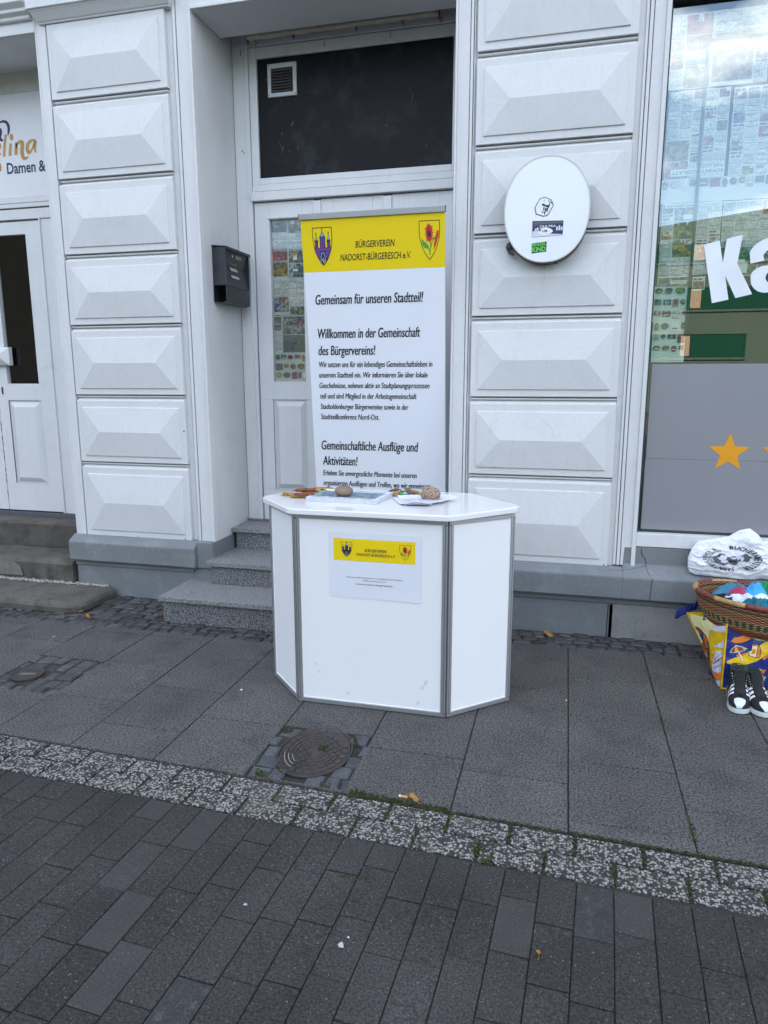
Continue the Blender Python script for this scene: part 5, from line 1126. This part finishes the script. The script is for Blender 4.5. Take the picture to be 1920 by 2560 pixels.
def scrap(x, y, r_, label, mt):
    m = MB(); r_ *= .6; ps = [(x+r_*random.uniform(.5, 1.1)*math.cos(t*.8), y+r_*random.uniform(.5, 1.1)*math.sin(t*.8), .0025+random.uniform(0, .003)) for t in range(8)]
    m.add(ps+[(x, y, .006)], [(i, (i+1) % 8, 8) for i in range(8)], mt); tag(m.build('litter'), label, 'litter', 'bits of litter on the paving')
scrap(2.375, -2.521, .012, 'pale paper scrap in the middle of the dark pavers', LBLM); scrap(2.690, -2.594, .016, 'greyish trodden scrap right of the middle on the dark pavers', LBLM); scrap(.349, -.825, .010, 'white fleck on the slabs left of the granite steps', PAPERW); scrap(3.269, -.945, .010, 'white fleck on the slabs right of the counter', PAPERW); scrap(1.735, -1.215, .012, 'white fleck on the slabs at the left foot of the counter', PAPERW); scrap(2.70, -2.565, .005, 'tiny white crumb above the trodden scrap', PAPERW)

# ------------------------------------------------------------------ white plastic carrier bag lying against the window sill
BO = [  # u: bottom (x, z), top (x, z)
    ((3.905, .455), (3.903, .508)), ((3.914, .432), (3.920, .560)), ((3.945, .418), (3.950, .604)), ((4.02, .413), (4.03, .622)), ((4.09, .411), (4.105, .640)), ((4.15, .409), (4.155, .676)), ((4.20, .409), (4.205, .688)), ((4.245, .411), (4.250, .655)), ((4.275, .418), (4.275, .622)), ((4.34, .412), (4.345, .628)), ((4.42, .42), (4.43, .60)), ((4.46, .45), (4.465, .53))]
def bagpt(u, v, side):
    k = u*(len(BO)-1); i = min(int(k), len(BO)-2); t = k-i
    b = Vector(BO[i][0]).lerp(Vector(BO[i+1][0]), t); tp_ = Vector(BO[i][1]).lerp(Vector(BO[i+1][1]), t); p = b.lerp(tp_, v)
    lump = math.sin(math.pi*min(max(u, 0), 1))**.4*math.sin(math.pi*min(max(v*.94+.03, 0), 1))**.55
    back = -.020-.052*max(0, .40-(p.y-.41)*2.2)
    y = back-(.052*lump if side else 0)
    fold = .010*mnoise.noise((p.x*11+p.y*8, p.y*17, side))+.0012*mnoise.noise((p.x*45, p.y*38+p.x*30, 4+side))
    rg = lambda a, b, c_: max(0, 1-abs(mnoise.noise((a, b, c_)))*3.2)**2
    ink_ = .30 if ((p.x-4.117)/.15)**2+((p.y-.524)/.075)**2 < 1 else 1
    fold += ink_*.006*rg(p.x*13+p.y*9, p.y*20-p.x*6, 3.3)+ink_*.003*rg(p.x*30-p.y*20, p.y*34+p.x*12, 7.1)-.008
    fold += .008*math.sin((p.x*22-p.y*46))*max(0, v-.55) + .009*max(0, .30-v)*math.sin(p.y*170+p.x*14)
    return (p.x, y-(fold*lump*1.2 if side else 0)-.002, p.y)
m = MB(); nu, nv = 110, 56
m.rows([[bagpt(i/nu, j/nv, 1) for i in range(nu+1)] for j in range(nv+1)], PLAST); m.rows([[bagpt(i/nu, j/nv, 0) for i in range(nu+1)] for j in range(nv+1)], PLAST)
for j in (0, nv): m.rows([[bagpt(i/nu, j/nv, 1) for i in range(nu+1)], [bagpt(i/nu, j/nv, 0) for i in range(nu+1)]], PLAST)
for i in (0, nu): m.rows([[bagpt(i/nu, j/nv, 1) for j in range(nv+1)], [bagpt(i/nu, j/nv, 0) for j in range(nv+1)]], PLAST)
pb = m.build('plastic_bag', smooth=True); tag(pb, 'crumpled white plastic carrier bag with a round black print lying against the window sill', 'bag')
GR = {}
for i in range(141):
    for j in range(69):
        p = bagpt(i/140, j/68, 1); GR.setdefault((round(p[0]*100), round(p[2]*100)), []).append(p)
def bsurf(x, z):
    best = None
    for dx in (-1, 0, 1):
        for dz in (-1, 0, 1):
            for p in GR.get((round(x*100)+dx, round(z*100)+dz), ()):
                d = (p[0]-x)**2+(p[2]-z)**2
                if best is None or d < best[0]: best = (d, p[1])
    return (x, (best[1] if best else -.09)-.0045, z)
m = MB()
def ringtext(t_, a0, a1, rx, rz, h, wide):
    n = len(t_)
    for i, ch in enumerate(t_):
        if ch == ' ': continue
        a = R(a0+(a1-a0)*(i+.5)/n); c_, s_ = math.cos(a), math.sin(a)
        vs, fs_ = glyphs(ch, .03); 
        if not vs: continue
        x0 = min(v[0] for v in vs); x1 = max(v[0] for v in vs); w_ = wide*min(1, max(.35, (x1-x0)/.6))
        V = []
        for v in vs:
            uu = ((v[0]-x0)/max(x1-x0, 1e-3)-.5)*w_; rr = 1+(v[1]/.73)*h
            da = uu; aa = a-da; V.append(bsurf(4.117+rx*rr*math.cos(aa), .524+rz*rr*math.sin(aa)))
        m.add(V, fs_, INK)
ringtext('BUCHERNMEISTER.', 97, -73, .114, .052, .36, .175); ringtext('JANNYA', -78, -138, .114, .052, .34, .15)
ringtext('& SCHREFLIND', 128, 230, .121, .056, .19, .12); ringtext('DONNERSTAG', 120, 215, .100, .046, .17, .12); ringtext('ALAU D', 165, 215, .082, .040, .13, .11)
def bpat(pts, mt): m.poly([bsurf(4.117+a, .524+b) for a, b in pts], mt)
for c_, rx, rz, mt in (((-.048, -.006), .046, .028, INKG), ((.012, -.010), .030, .022, INKG), ((.070, .010), .028, .020, INKG)): bpat([(c_[0]+rx*(1+.25*math.sin(t*2.3))*math.cos(t*.45), c_[1]+rz*(1+.2*math.cos(t*1.7))*math.sin(t*.45)) for t in range(14)], mt)
m2 = [m]
for c_, rx, rz in (((-.046, .004), .024, .014), ((-.034, -.016), .020, .010), ((.045, .004), .018, .015), ((.012, .004), .014, .006)):
    m.poly([tuple(Vector(bsurf(4.117+c_[0]+rx*math.cos(t*.6), .524+c_[1]+rz*math.sin(t*.6)))+Vector((0, -.0012, 0))) for t in range(10)], LILAC)
for p in ([(-.075, .012), (-.05, .022), (-.062, .002)], [(-.02, -.015), (.025, -.016), (.025, -.010), (-.015, -.008)], [(.035, -.008), (.048, -.010), (.046, .000), (.038, .002)], [(.0, .008), (.02, .012), (.02, .016), (.0, .014)]): m.poly([tuple(Vector(bsurf(4.117+a, .524+b))+Vector((0, -.0018, 0))) for a, b in p], INK)
m.poly([bsurf(*p) for p in ((3.940, .4355), (3.948, .4385), (3.950, .4355), (3.942, .4325))], INK)
m.keep = True; m.build('print', pb)

# ------------------------------------------------------------------ shopping bag, basket and clothes
sb = thing('shopping_bag', (4.27, -.42, 0), 'big blue and yellow printed shopping bag standing on the pavement under the shop window', 'bag')
FBL, FTL = Vector((4.004, -.628, .003)), Vector((4.012, -.585, .322)); FBR, FTR = Vector((4.50, -.590, .003)), Vector((4.52, -.55, .322))
SBB, SBT = Vector((3.975, -.420, .003)), Vector((3.872, -.295, .272))
BBL, BTL = SBB, SBT; BBR, BTR = Vector((4.49, -.27, .003)), Vector((4.55, -.22, .30))
def bil(a, b, c, d, u, v, bow=0, seed=0, amp=.006):
    p = a.lerp(b, u).lerp(c.lerp(d, u), v); n_ = (b-a).cross(c-a).normalized()
    k = 16*u*(1-u)*v*(1-v); return p+n_*(bow*k+amp*mnoise.noise((u*5+seed, v*5, seed))*min(1, 8*min(u, 1-u, v, 1-v)+.15)+amp*.5*mnoise.noise((u*13+seed, v*12, seed+2))*min(1, 8*min(u, 1-u, v, 1-v)))
front_ = lambda u, v, k=0: tuple(bil(FBL, FBR, FTL, FTR, u, v, .018, 2)+Vector((0, -.0012*k, .0002*k)))
# side panel: bottom edge rises into a rounded back corner
def side_(u, v, k=0):
    p = bil(FBL, SBB, FTL, SBT, u, v, -.006, 5); 
    sag = .10*max(0, u-.25)**1.3*(1-v)**2.2
    return (p.x-.0012*k-.028*math.sin(math.pi*v)*u*-.4, p.y-.0003*k, p.z+sag)
gridm = lambda fn, nu, nv, mt, mm: mm.rows([[fn(i/nu, j/nv) for i in range(nu+1)] for j in range(nv+1)], mt)
m = MB(); gridm(front_, 28, 20, BAGB, m); m.keep = True; fpn = m.build('front_panel', sb, smooth=True)
m = MB(); gridm(side_, 18, 20, BAGY, m); m.keep = True; spn = m.build('side_panel', sb, smooth=True)
m = MB(); gridm(lambda u, v: tuple(bil(SBB+Vector((0, 0, .07)), BBR, SBT, BTR, u, v, -.02, 7)), 20, 14, BAGY, m); gridm(lambda u, v: tuple(bil(FBR, BBR, FTR, BTR, u, v, .02, 9)), 14, 14, BAGY, m)
m.poly([tuple(FBL), tuple(FBR), tuple(BBR), tuple(SBB)], BAGB); m.build('back_panel', sb, smooth=True)
def art(mm, fn, pts, mt, k=1, dens=.05):
    """flat print laid on a panel: subdivided outline fan so that it follows the surface"""
    o = []
    for i in range(len(pts)):
        a, b = Vector(pts[i]), Vector(pts[(i+1) % len(pts)]); n_ = max(1, int((b-a).length/dens))
        o += [a.lerp(b, j/n_) for j in range(n_)]
    bmx = bmesh.new(); vs = [bmx.verts.new((p.x, p.y, 0)) for p in o]; f = bmx.faces.new(vs)
    bmesh.ops.triangulate(bmx, faces=[f]); 
    for _ in range(2): 
        e_ = [e for e in bmx.edges if e.calc_length() > dens]
        if e_: bmesh.ops.subdivide_edges(bmx, edges=e_, cuts=1); bmesh.ops.triangulate(bmx, faces=bmx.faces[:])
    bmx.verts.index_update()
    mm.add([fn(v.co.x, v.co.y, k) for v in bmx.verts], [[v.index for v in f_.verts] for f_ in bmx.faces], mt); bmx.free()
# front print: pixel frame of the photograph's crop mapped to panel u, v
def F2(l): return [((a-845)/1650*.85, .995-((b-(a-900)*.012)-560)/1135) for a, b in l]
m = MB()
art(m, front_, F2([(880, 1210), (960, 1160), (1100, 1100), (1250, 1000), (1400, 900), (1560, 800), (1700, 740), (1830, 715), (1860, 760), (1780, 850), (1640, 950), (1520, 1060), (1400, 1160), (1200, 1245), (1000, 1260), (900, 1240)]), BAGY)
art(m, front_, F2([(930, 850), (980, 790), (1100, 755), (1200, 690), (1300, 690), (1260, 790), (1200, 830), (1100, 870), (990, 880)]), ORG)
art(m, front_, F2([(1270, 770), (1300, 690), (1420, 740), (1540, 720), (1600, 690), (1590, 770), (1500, 810), (1380, 810)]), CREAM)
# umbrella
art(m, front_, F2([(925, 1050), (950, 980), (1010, 910), (1110, 925), (1215, 955), (1120, 1025), (1010, 1050)]), LILAC, 2); art(m, front_, F2([(940, 1040), (960, 985), (1008, 925), (1000, 1040)]), ORGD, 3); art(m, front_, F2([(1010, 930), (1075, 1020), (1004, 1040)]), BAGY, 3); art(m, front_, F2([(1015, 928), (1110, 935), (1160, 990), (1085, 1020)]), ORGD, 3); art(m, front_, F2([(1112, 937), (1195, 958), (1165, 985)]), BAGY, 3)
art(m, front_, F2([(1065, 1025), (1085, 1020), (1165, 1175), (1145, 1180)]), LILAC, 3)
# beach chair
art(m, front_, F2([(1285, 870), (1330, 858), (1410, 880), (1445, 960), (1440, 1090), (1370, 1110), (1240, 1075), (1245, 970), (1275, 960)]), NAVY, 2); art(m, front_, F2([(1295, 880), (1350, 870), (1375, 885), (1365, 1095), (1250, 1068), (1252, 1000), (1285, 990)]), CREAM, 3); art(m, front_, F2([(1385, 890), (1425, 930), (1432, 1085), (1372, 1098)]), ORG, 3); art(m, front_, F2([(1300, 960), (1350, 960), (1345, 1020), (1350, 1040), (1275, 1035), (1290, 1010)]), ORG, 4); art(m, front_, F2([(1295, 872), (1345, 866), (1370, 885), (1350, 905), (1300, 900)]), ORGD, 4)
# seal and script near the bottom
art(m, front_, F2([(1425, 1290), (1475, 1300), (1520, 1310), (1570, 1300), (1545, 1370), (1530, 1430), (1470, 1450), (1460, 1510), (1430, 1505), (1425, 1450), (1330, 1440), (1360, 1390), (1400, 1350)]), ORG); art(m, front_, F2([(1430, 1296), (1475, 1300), (1500, 1340), (1460, 1345)]), CREAM, 2)
text(m, 'Zimmers', F2([(1225, 1440)])[0][0], F2([(1585, 1440)])[0][0], F2([(1225, 1465)])[0][1], .055, LILAC, lambda u, v: front_(u, v, 3), .02, .35)
art(m, front_, F2([(1450, 1482), (1580, 1490), (1580, 1498), (1450, 1490)]), LILAC, 2)
for a, b in ((1130, 1060), (1040, 1085), (1480, 1100), (1520, 1050)): art(m, front_, F2([(a, b), (a+40, b-30), (a+90, b-20), (a+50, b+10), (a+20, b+40)]), ORG, 2)
m.keep = True; m.build('print', fpn)
# side print
def s_map(l): # photo crop px -> u (0 front edge .. 1 back edge), v
    o = []
    for a, b in l:
        t = (b-560)/(1690-560)
        xf = 900-85*t; tb = (b-330)/(1250-330); xb = 240+ (170*max(0, tb)**2.2)
        u = (xf-a)/(xf-xb); zt = 560-(xf-a)*.36; zb_ = 1690-max(0, xf-a)*1.05
        o.append((max(-.02, min(1.0, u)), max(0, min(1, (zb_-b)/(zb_-zt)))))
    return o
m = MB()
art(m, side_, [(0, 1), (0, .88), (.15, .84), (.35, .83), (.45, .92), (.6, 1)], LILAC, 1); art(m, side_, [(.30, 1), (.30, .86), (.42, .80), (.55, .62), (.70, .50), (.88, .60), (.93, .85), (.88, 1)], CREAM, 2)
art(m, side_, s_map([(330, 520), (400, 545), (470, 620), (540, 720), (575, 860), (570, 1000), (555, 1245), (490, 1230), (465, 1150), (360, 1010), (350, 880), (390, 760), (380, 640)]), NAVY, 3)
art(m, side_, s_map([(345, 640), (385, 660), (400, 740), (450, 770), (455, 870), (470, 1120), (380, 1010), (365, 880), (385, 770), (350, 760)]), CREAM, 4)
art(m, side_, s_map([(490, 660), (545, 760), (560, 930), (485, 900)]), ORG, 4); art(m, side_, s_map([(490, 945), (545, 955), (545, 1225), (495, 1215)]), ORG, 4); art(m, side_, s_map([(375, 775), (455, 810), (460, 1040), (370, 930)]), ORG, 5); art(m, side_, s_map([(335, 525), (400, 555), (455, 640), (440, 660), (350, 580)]), ORGD, 4)
for a in (395, 425, 450): art(m, side_, s_map([(a-6, 790), (a+4, 800), (a+8, 1000), (a-4, 980)]), ORGD, 6)
for a in (505, 530): art(m, side_, s_map([(a-5, 720), (a+5, 735), (a+8, 920), (a-3, 910)]), ORGD, 6); art(m, side_, s_map([(a-5, 960), (a+5, 962), (a+5, 1215), (a-3, 1212)]), ORGD, 6)
art(m, side_, s_map([(850, 850), (780, 890), (690, 925), (760, 950), (855, 990)]), LILAC, 2); art(m, side_, s_map([(840, 1050), (760, 1010), (700, 1020), (740, 1050), (660, 1110), (640, 1250), (620, 1400), (800, 1400)]), LILAC, 2)
for k in range(5): art(m, side_, s_map([(680+k*34, 1180-k*22), (700+k*34, 1150-k*22), (706+k*34, 1130-k*22), (690+k*34, 1150-k*22)]), ORGD, 3); art(m, side_, s_map([(690+k*34, 1235-k*18), (720+k*34, 1215-k*18), (715+k*34, 1200-k*18)]), ORGD, 3)
art(m, side_, s_map([(650, 1215), (835, 1135), (835, 1150), (655, 1232)]), ORGD, 3); art(m, side_, s_map([(690, 1300), (810, 1255), (812, 1266), (700, 1312)]), ORGD, 3)
art(m, side_, s_map([(610, 1410), (700, 1395), (810, 1430), (810, 1540), (740, 1550), (700, 1620), (640, 1540)]), ORG, 3); art(m, side_, s_map([(810, 1560), (740, 1545), (760, 1600), (720, 1620), (800, 1690)]), LILAC, 3)
for k in range(4): art(m, side_, s_map([(600+k*20, 1210-k*45), (640+k*18, 1160-k*40), (625+k*18, 1205-k*40)]), ORG, 3)
m.keep = True; m.build('print', spn)
m = MB()
def bind(fn, n_=18, w_=.011):
    A = [Vector(fn(i/n_)) for i in range(n_+1)]; m.tube([tuple(a) for a in A], .0045, BAGY, 6)
bind(lambda t: tuple(Vector(front_(0, t))+Vector((-.002, -.004, 0)))); bind(lambda t: tuple(Vector(front_(t, 0))+Vector((0, -.003, .003))))
m.build('edge_binding', sb, smooth=True)
m = MB()
def ribbon(pts, wv, mt, th=.0016):
    m = MB()
    A = [tuple(Vector(p)+Vector(wv)*.5) for p in pts]; Bq = [tuple(Vector(p)-Vector(wv)*.5) for p in pts]; m.rows([A, Bq], mt); m.build('strap', sb)
ribbon([(3.93, -.265, .300), (3.895, -.285, .296), (3.868, -.285, .283), (3.842, -.270, .262), (3.826, -.262, .244)], (.004, -.006, .044), STRAP)
ribbon([(3.826, -.262, .246), (3.835, -.256, .235), (3.86, -.26, .258), (3.90, -.265, .285)], (.004, -.006, .040), STRAP)
ribbon([(3.905, -.285, .30), (3.912, -.27, .325), (3.930, -.25, .325), (3.945, -.245, .30)], (.012, -.014, .012), STRAP)
ribbon([(3.935, -.44, .285), (3.945, -.43, .312), (3.962, -.42, .312), (3.975, -.42, .29)], (.014, -.016, .010), STRAP)
bk = thing('woven_basket', (4.165, -.37, .18), 'round coiled basket woven in red, green and straw colours sitting in the shopping bag', 'basket')
BC, BRX, BRY, BZ = (4.172, -.415), .288, .266, .418
def tiltz(x, y): return -.02*(x-BC[0])/.27-.01*(y-BC[1])/.27
PR = [(.10, .0), (.18, .002), (.212, .018), (.234, .050), (.250, .085), (.261, .12), (.268, .160)]
n = 96; m = MB(); rows = []; uvs = []
for r_, z in PR:
    k = r_/.272; rows.append([(BC[0]+BRX*k*math.cos(2*math.pi*i/n), BC[1]+BRY*k*math.sin(2*math.pi*i/n), BZ-.164+z+tiltz(BC[0]+BRX*k*math.cos(2*math.pi*i/n), BC[1])) for i in range(n+1)])
m.rows(rows, BASK); nrow = n+1
inn = [[(BC[0]+(p[0]-BC[0])*.955, BC[1]+(p[1]-BC[1])*.955, p[2]+.004) for p in r_] for r_ in rows]; m.rows(inn, BASK); m.poly(rows[0][:-1], BASK); m.keep = True
bo = m.build('basket_body', bk, smooth=True)
uvl = bo.data.uv_layers.new(name='UVMap'); np_ = len(PR)
for poly in bo.data.polygons:
    us = []
    for li, vi in zip(poly.loop_indices, poly.vertices):
        q_ = vi % (nrow*np_); us.append((li, (q_ % nrow)/n, PR[min(q_//nrow, np_-1)][1]/.160))
    for li, a, b in us: uvl.data[li].uv = (a, b)
for k in range(12):
    m = MB(); a0 = k*30+8; pts = []
    for i in range(9):
        a = R(a0+30*i/8); x, y = BC[0]+(BRX-.003)*math.cos(a), BC[1]+(BRY-.003)*math.sin(a); pts.append((x, y, BZ+.004+tiltz(x, y)))
    m.tube(pts, .0125, (RIMR, RIMT)[k % 2], 10); m.build('rim_wrap', bk, smooth=True)
def cloth(name, c, r, h, mt, seed, label, amp=.35, fr_=5, yaw=0):
    m = MB(); rows = []; nr, na = 26, 60
    for j in range(nr+1):
        t = j/nr; row = []
        for i in range(na):
            a = 2*math.pi*i/na; rr = t*(1+.18*mnoise.noise((math.cos(a)*1.5+seed, math.sin(a)*1.5, 0)))
            lx, ly = r[0]*rr*math.cos(a), r[1]*rr*math.sin(a); x = c[0]+lx*math.cos(yaw)-ly*math.sin(yaw); y = c[1]+lx*math.sin(yaw)+ly*math.cos(yaw)
            wx = x+.03*mnoise.noise((x*20, y*20, seed)); wy = y+.03*mnoise.noise((x*20, y*20, seed+9)); rd = 1-abs(mnoise.noise((wx*fr_*5+seed, wy*fr_*3, seed*.7)))*2.6; rd2 = 1-abs(mnoise.noise((wx*fr_*8+seed*2, wy*fr_*12, 1)))*2.2
            z = c[2]+h*(1-t**2.2)*(1+amp*rd*.9+amp*.45*rd2)-.10*max(0, t-.85)+amp*.25*h*rd2
            row.append((x, y, z))
        rows.append(row)
    m.rows(rows, mt, closed=True); o = m.build(name, smooth=True); tag(o, label, 'clothing', 'clothes heaped in the basket')
CB = BZ-.045
m = MB()
cloth('folded_cloth', (4.03, -.42, CB-.015), (.10, .15, 0), .035, FDARK, 2, 'dark floral cloth at the left side of the basket', .5)
cloth('folded_cloth', (4.15, -0.540, CB-.01), (.125, .085, 0), .05, FTEAL, 5, 'rumpled teal garment at the front of the basket', .55, 6)
cloth('folded_cloth', (4.16, -0.440, CB+.01), (.16, .05, 0), .042, FWHITE, 8, 'white garment lying across the middle of the basket', .35, 4, -.12)
cloth('folded_cloth', (4.10, -0.280, CB-.005), (.12, .10, 0), .05, FSTEEL, 11, 'steel-blue garment at the back of the basket', .35, 4)
cloth('folded_cloth', (4.105, -0.365, CB+.02), (.055, .04, 0), .036, FPINK, 14, 'pink ruffled cloth in the middle of the basket', .5, 7)
cloth('folded_cloth', (4.185, -0.330, CB+.02), (.065, .055, 0), .05, FSKY, 17, 'bright sky-blue cloth standing up in the basket', .4, 6)
cloth('folded_cloth', (4.27, -0.280, CB+.0), (.10, .10, 0), .055, FGREEN, 20, 'bright green garment at the back right of the basket', .5, 6)
cloth('folded_cloth', (4.30, -0.480, CB-.01), (.10, .12, 0), .04, FTEAL, 23, 'second teal garment at the right side of the basket', .5, 6)

# ------------------------------------------------------------------ pair of high-top sneakers
def shoe(loc, ang, label, side):
    o = thing('sneaker', loc, label, 'shoe', 'pair of black sneakers')
    o.rotation_euler = (0, 0, ang)
    fr = Matrix.Identity(4)
    L_ = .275
    # outline in plan, toe at y=0, heel at y=L
    W_ = [(0, .012), (.01, .030), (.03, .043), (.07, .050), (.11, .046), (.16, .039), (.21, .037), (.25, .034), (.268, .022), (.275, .008)]
    def width(t):
        for (a, b), (c_, d) in zip(W_, W_[1:]):
            if a <= t <= c_: k = (t-a)/(c_-a); return b+(d-b)*k
        return W_[-1][1]
    ys = [0, .004, .012, .025, .04, .06, .08, .10, .12, .14, .16, .18, .20, .22, .24, .258, .270, .275]
    def lean(y): return -.006*side*math.sin(math.pi*min(1, y/.2))
    def loop(z, d): return [(lean(y)+(width(y)+d)*s_, y+(-d if y < .02 else d if y > .26 else 0), z) for s_, yy in ((1, ys), (-1, ys[::-1])) for y in yy]
    def addparts(nm, build, **k):
        m = MB(); build(m)
        me_o = m.build(nm, None, **k); me_o.parent = o; return me_o
    def fsole(m):
        m.rows([loop(.001, -.003), loop(.004, .001), loop(.024, .002), loop(.028, .000), loop(.028, -.006)], SOLE, closed=True); m.poly(loop(.001, -.003), SOLE)
    s_o = addparts('sole', fsole, smooth=False, bevel=.001)
    addparts('sole_piping', lambda m: m.tube(loop(.0278, .0012), .0013, PIPE, 5, closed=True))
    # upper: arched sections
    def top(y): 
        pts = [(0, .030), (.008, .046), (.025, .056), (.05, .064), (.08, .074), (.11, .092), (.135, .110), (.155, .128), (.175, .136), (.21, .136), (.25, .134), (.27, .130), (.275, .10)]
        for (a, b), (c_, d) in zip(pts, pts[1:]):
            if a <= y <= c_: k = (y-a)/(c_-a); return b+(d-b)*k
        return .1
    def sect(y, n_=14, sc_=1.0, d=0):
        h = top(y)-.022+d; w_ = (width(y)+d)*.97; r_ = []
        for i in range(n_+1):
            a = math.pi*i/n_; e = .62 if y < .13 else .5
            cx = math.copysign(abs(math.cos(a))**e, math.cos(a)); r_.append((lean(y)+w_*cx*(1-.22*max(0, h-.07)/.09*math.sin(a)), y, .022+h*math.sin(a)**.85+.0015*mnoise.noise((y*60, i*.9, side))))
        return r_
    yy = [0.002, .006, .012, .02, .03, .045, .06, .08, .10, .115, .13, .145, .155]
    def fup(m):
        m.rows([sect(y) for y in yy], CANV); m.poly(sect(yy[0]), CANV)
        # ankle shaft: open collar
        lo = []; 
        for zf in (0, .25, .5, .75, 1):
            ring = []
            for i in range(24):
                a = 2*math.pi*i/24; yc = .208; ry = .064-.004*zf; rx = .036-.004*zf; y = yc+ry*math.sin(a)*(1+.0)-.010*zf*0; z = .026+zf*(.112-.026*max(0, -math.sin(a))**2*.2+.006*math.cos(a*3))
                ring.append((lean(.2)+rx*math.cos(a)*(1+.10*mnoise.noise((a, zf*3, side*3))), y-.012*zf*(math.sin(a) < 0)*.6+.004*mnoise.noise((a*2, zf*4, 5)), z+(.012*max(0, -math.sin(a)) if zf == 1 else 0)))
            lo.append(ring)
        m.rows(lo, CANV, closed=True)
        inn = [[(lean(.2)+(p[0]-lean(.2))*.9, .208+(p[1]-.208)*.92, p[2]+dz) for p in lo[-1]] for dz in (.001, -.05, -.09)]
        m.rows(inn, LINE, closed=True); m.rows([lo[-1], inn[0]], LINE, closed=True); m.poly(inn[-1], CANV)
    up_ = addparts('upper', fup, smooth=True)
    def ftoe(m):
        R_ = []
        for y in (.0015, .006, .012, .02, .03, .040, .047):
            q_ = sect(y, 14, d=.0022); k = math.sin(math.pi*min(1, max(.0, 1-(y/.047)**2))/2)
            lim = .15+.85*k; R_.append([(lean(y)+(p[0]-lean(y))*min(1, .25+.8*k), p[1], .022+(p[2]-.022) if True else 0) for p in q_])
        # project the cap onto the upper
        C_ = []
        for j, y in enumerate((.0015, .006, .012, .020, .028, .035, .039)):
            k = math.sqrt(max(0, 1-(y/.0395)**2)); h = top(y)-.022+.0022; w_ = (width(y)+.0022)*.97; row = []
            for i in range(13):
                t = -1+2*i/12; f = t*(.26+.42*k)*(1 if j < 6 else .6); a = math.acos(max(-1, min(1, f))); sx = f
                zz = .022+h*(max(0, 1-abs(f)**(2/.62)))**.425
                row.append((lean(y)+w_*sx, y, zz))
            C_.append(row)
        m.rows(C_, TOEC); m.poly(C_[0]+[(C_[0][-1][0], .0015, .027), (C_[0][0][0], .0015, .027)], TOEC)
    addparts('toe_cap', ftoe, smooth=True)
    for s_ in (1, -1):
        for k in range(3):
            def fst(m, k=k, s_=s_):
                y0 = .066+k*.021; R_ = []
                for dy in (0, .003, .006, .009, .012):
                    q_ = sect(y0+dy, 28, d=.0030); R_.append([q_[a_] if s_ > 0 else q_[28-a_] for a_ in range(3, 12)])
                m.rows(R_, STRP)
            addparts('stripe', fst)
    def ftong(m):
        R_ = []
        for y, z, w_ in ((.055, .068, .014), (.08, .077, .018), (.105, .094, .020), (.125, .112, .022), (.140, .130, .024), (.148, .150, .024), (.152, .158, .018)):
            R_.append([(lean(y)+w_*t, y-.004+abs(t)*.004, z+.004-.006*t*t+.002*mnoise.noise((y*80, t*3, side))) for t in (-1, -.6, -.2, .2, .6, 1)])
        m.rows(R_, CANV)
    addparts('tongue', ftong, smooth=True)
    def flace(m):
        for k in range(6):
            y = .068+k*.014; z = top(y)+.006
            m.tube([(lean(y)-.022, y, z-.008), (lean(y)-.008, y+.003, z+.001), (lean(y)+.008, y+.007, z+.002), (lean(y)+.022, y+.010, z-.003)], .0026, LACE, 6)
            m.tube([(lean(y)+.022, y, z-.008), (lean(y)+.008, y+.003, z+.003), (lean(y)-.008, y+.007, z+.003), (lean(y)-.022, y+.010, z-.003)], .0026, LACE, 6)
        for s_, ph in ((1, 0), (-1, 1.3)):
            m.tube([(lean(.14)+s_*(.008+.024*math.sin(t*.42)), .118-.012*math.sin(t*.5+ph)-.003*t, .160-.010*t+.018*math.sin(t*.8+ph)) for t in range(9)], .0022, LACE, 6)
            m.tube([(lean(.14)+s_*.010*t*.4, .125-.004*t, .158+.010*math.sin(t*1.1+ph)-.004*t) for t in range(8)], .0022, LACE, 6)
        m.tube([(-.05-.004*t*side, .09+.012*math.sin(t*.8), max(.006, .09-.022*t)) for t in range(6)], .0022, LACE, 6)
    addparts('lace', flace, smooth=True)
    def feye(m):
        for s_ in (1, -1):
            for k in range(4):
                y = .135+k*.006; z = .100+k*.010; m.tube([(lean(y)+s_*(.026+.002*k), y, z), (lean(y)+s_*(.027+.002*k), y-.003, z+.002)], .003, LBLM, 6)
        m.tube([(lean(.15)+.034*math.cos(R(a)), .208+.062*math.sin(R(a)), .140+.012*max(0, -math.sin(R(a)))) for a in range(0, 360, 15)], .0018, LINE, 5, closed=True)
    addparts('eyelet', feye, smooth=True)
    return o
shoe((4.024, -.893, .001), R(-8), 'left sneaker of the black pair with three white stripes, nearer the counter', -1)
shoe((4.136, -.905, .001), R(6), 'right sneaker of the black pair with three white stripes, at the picture edge', 1)
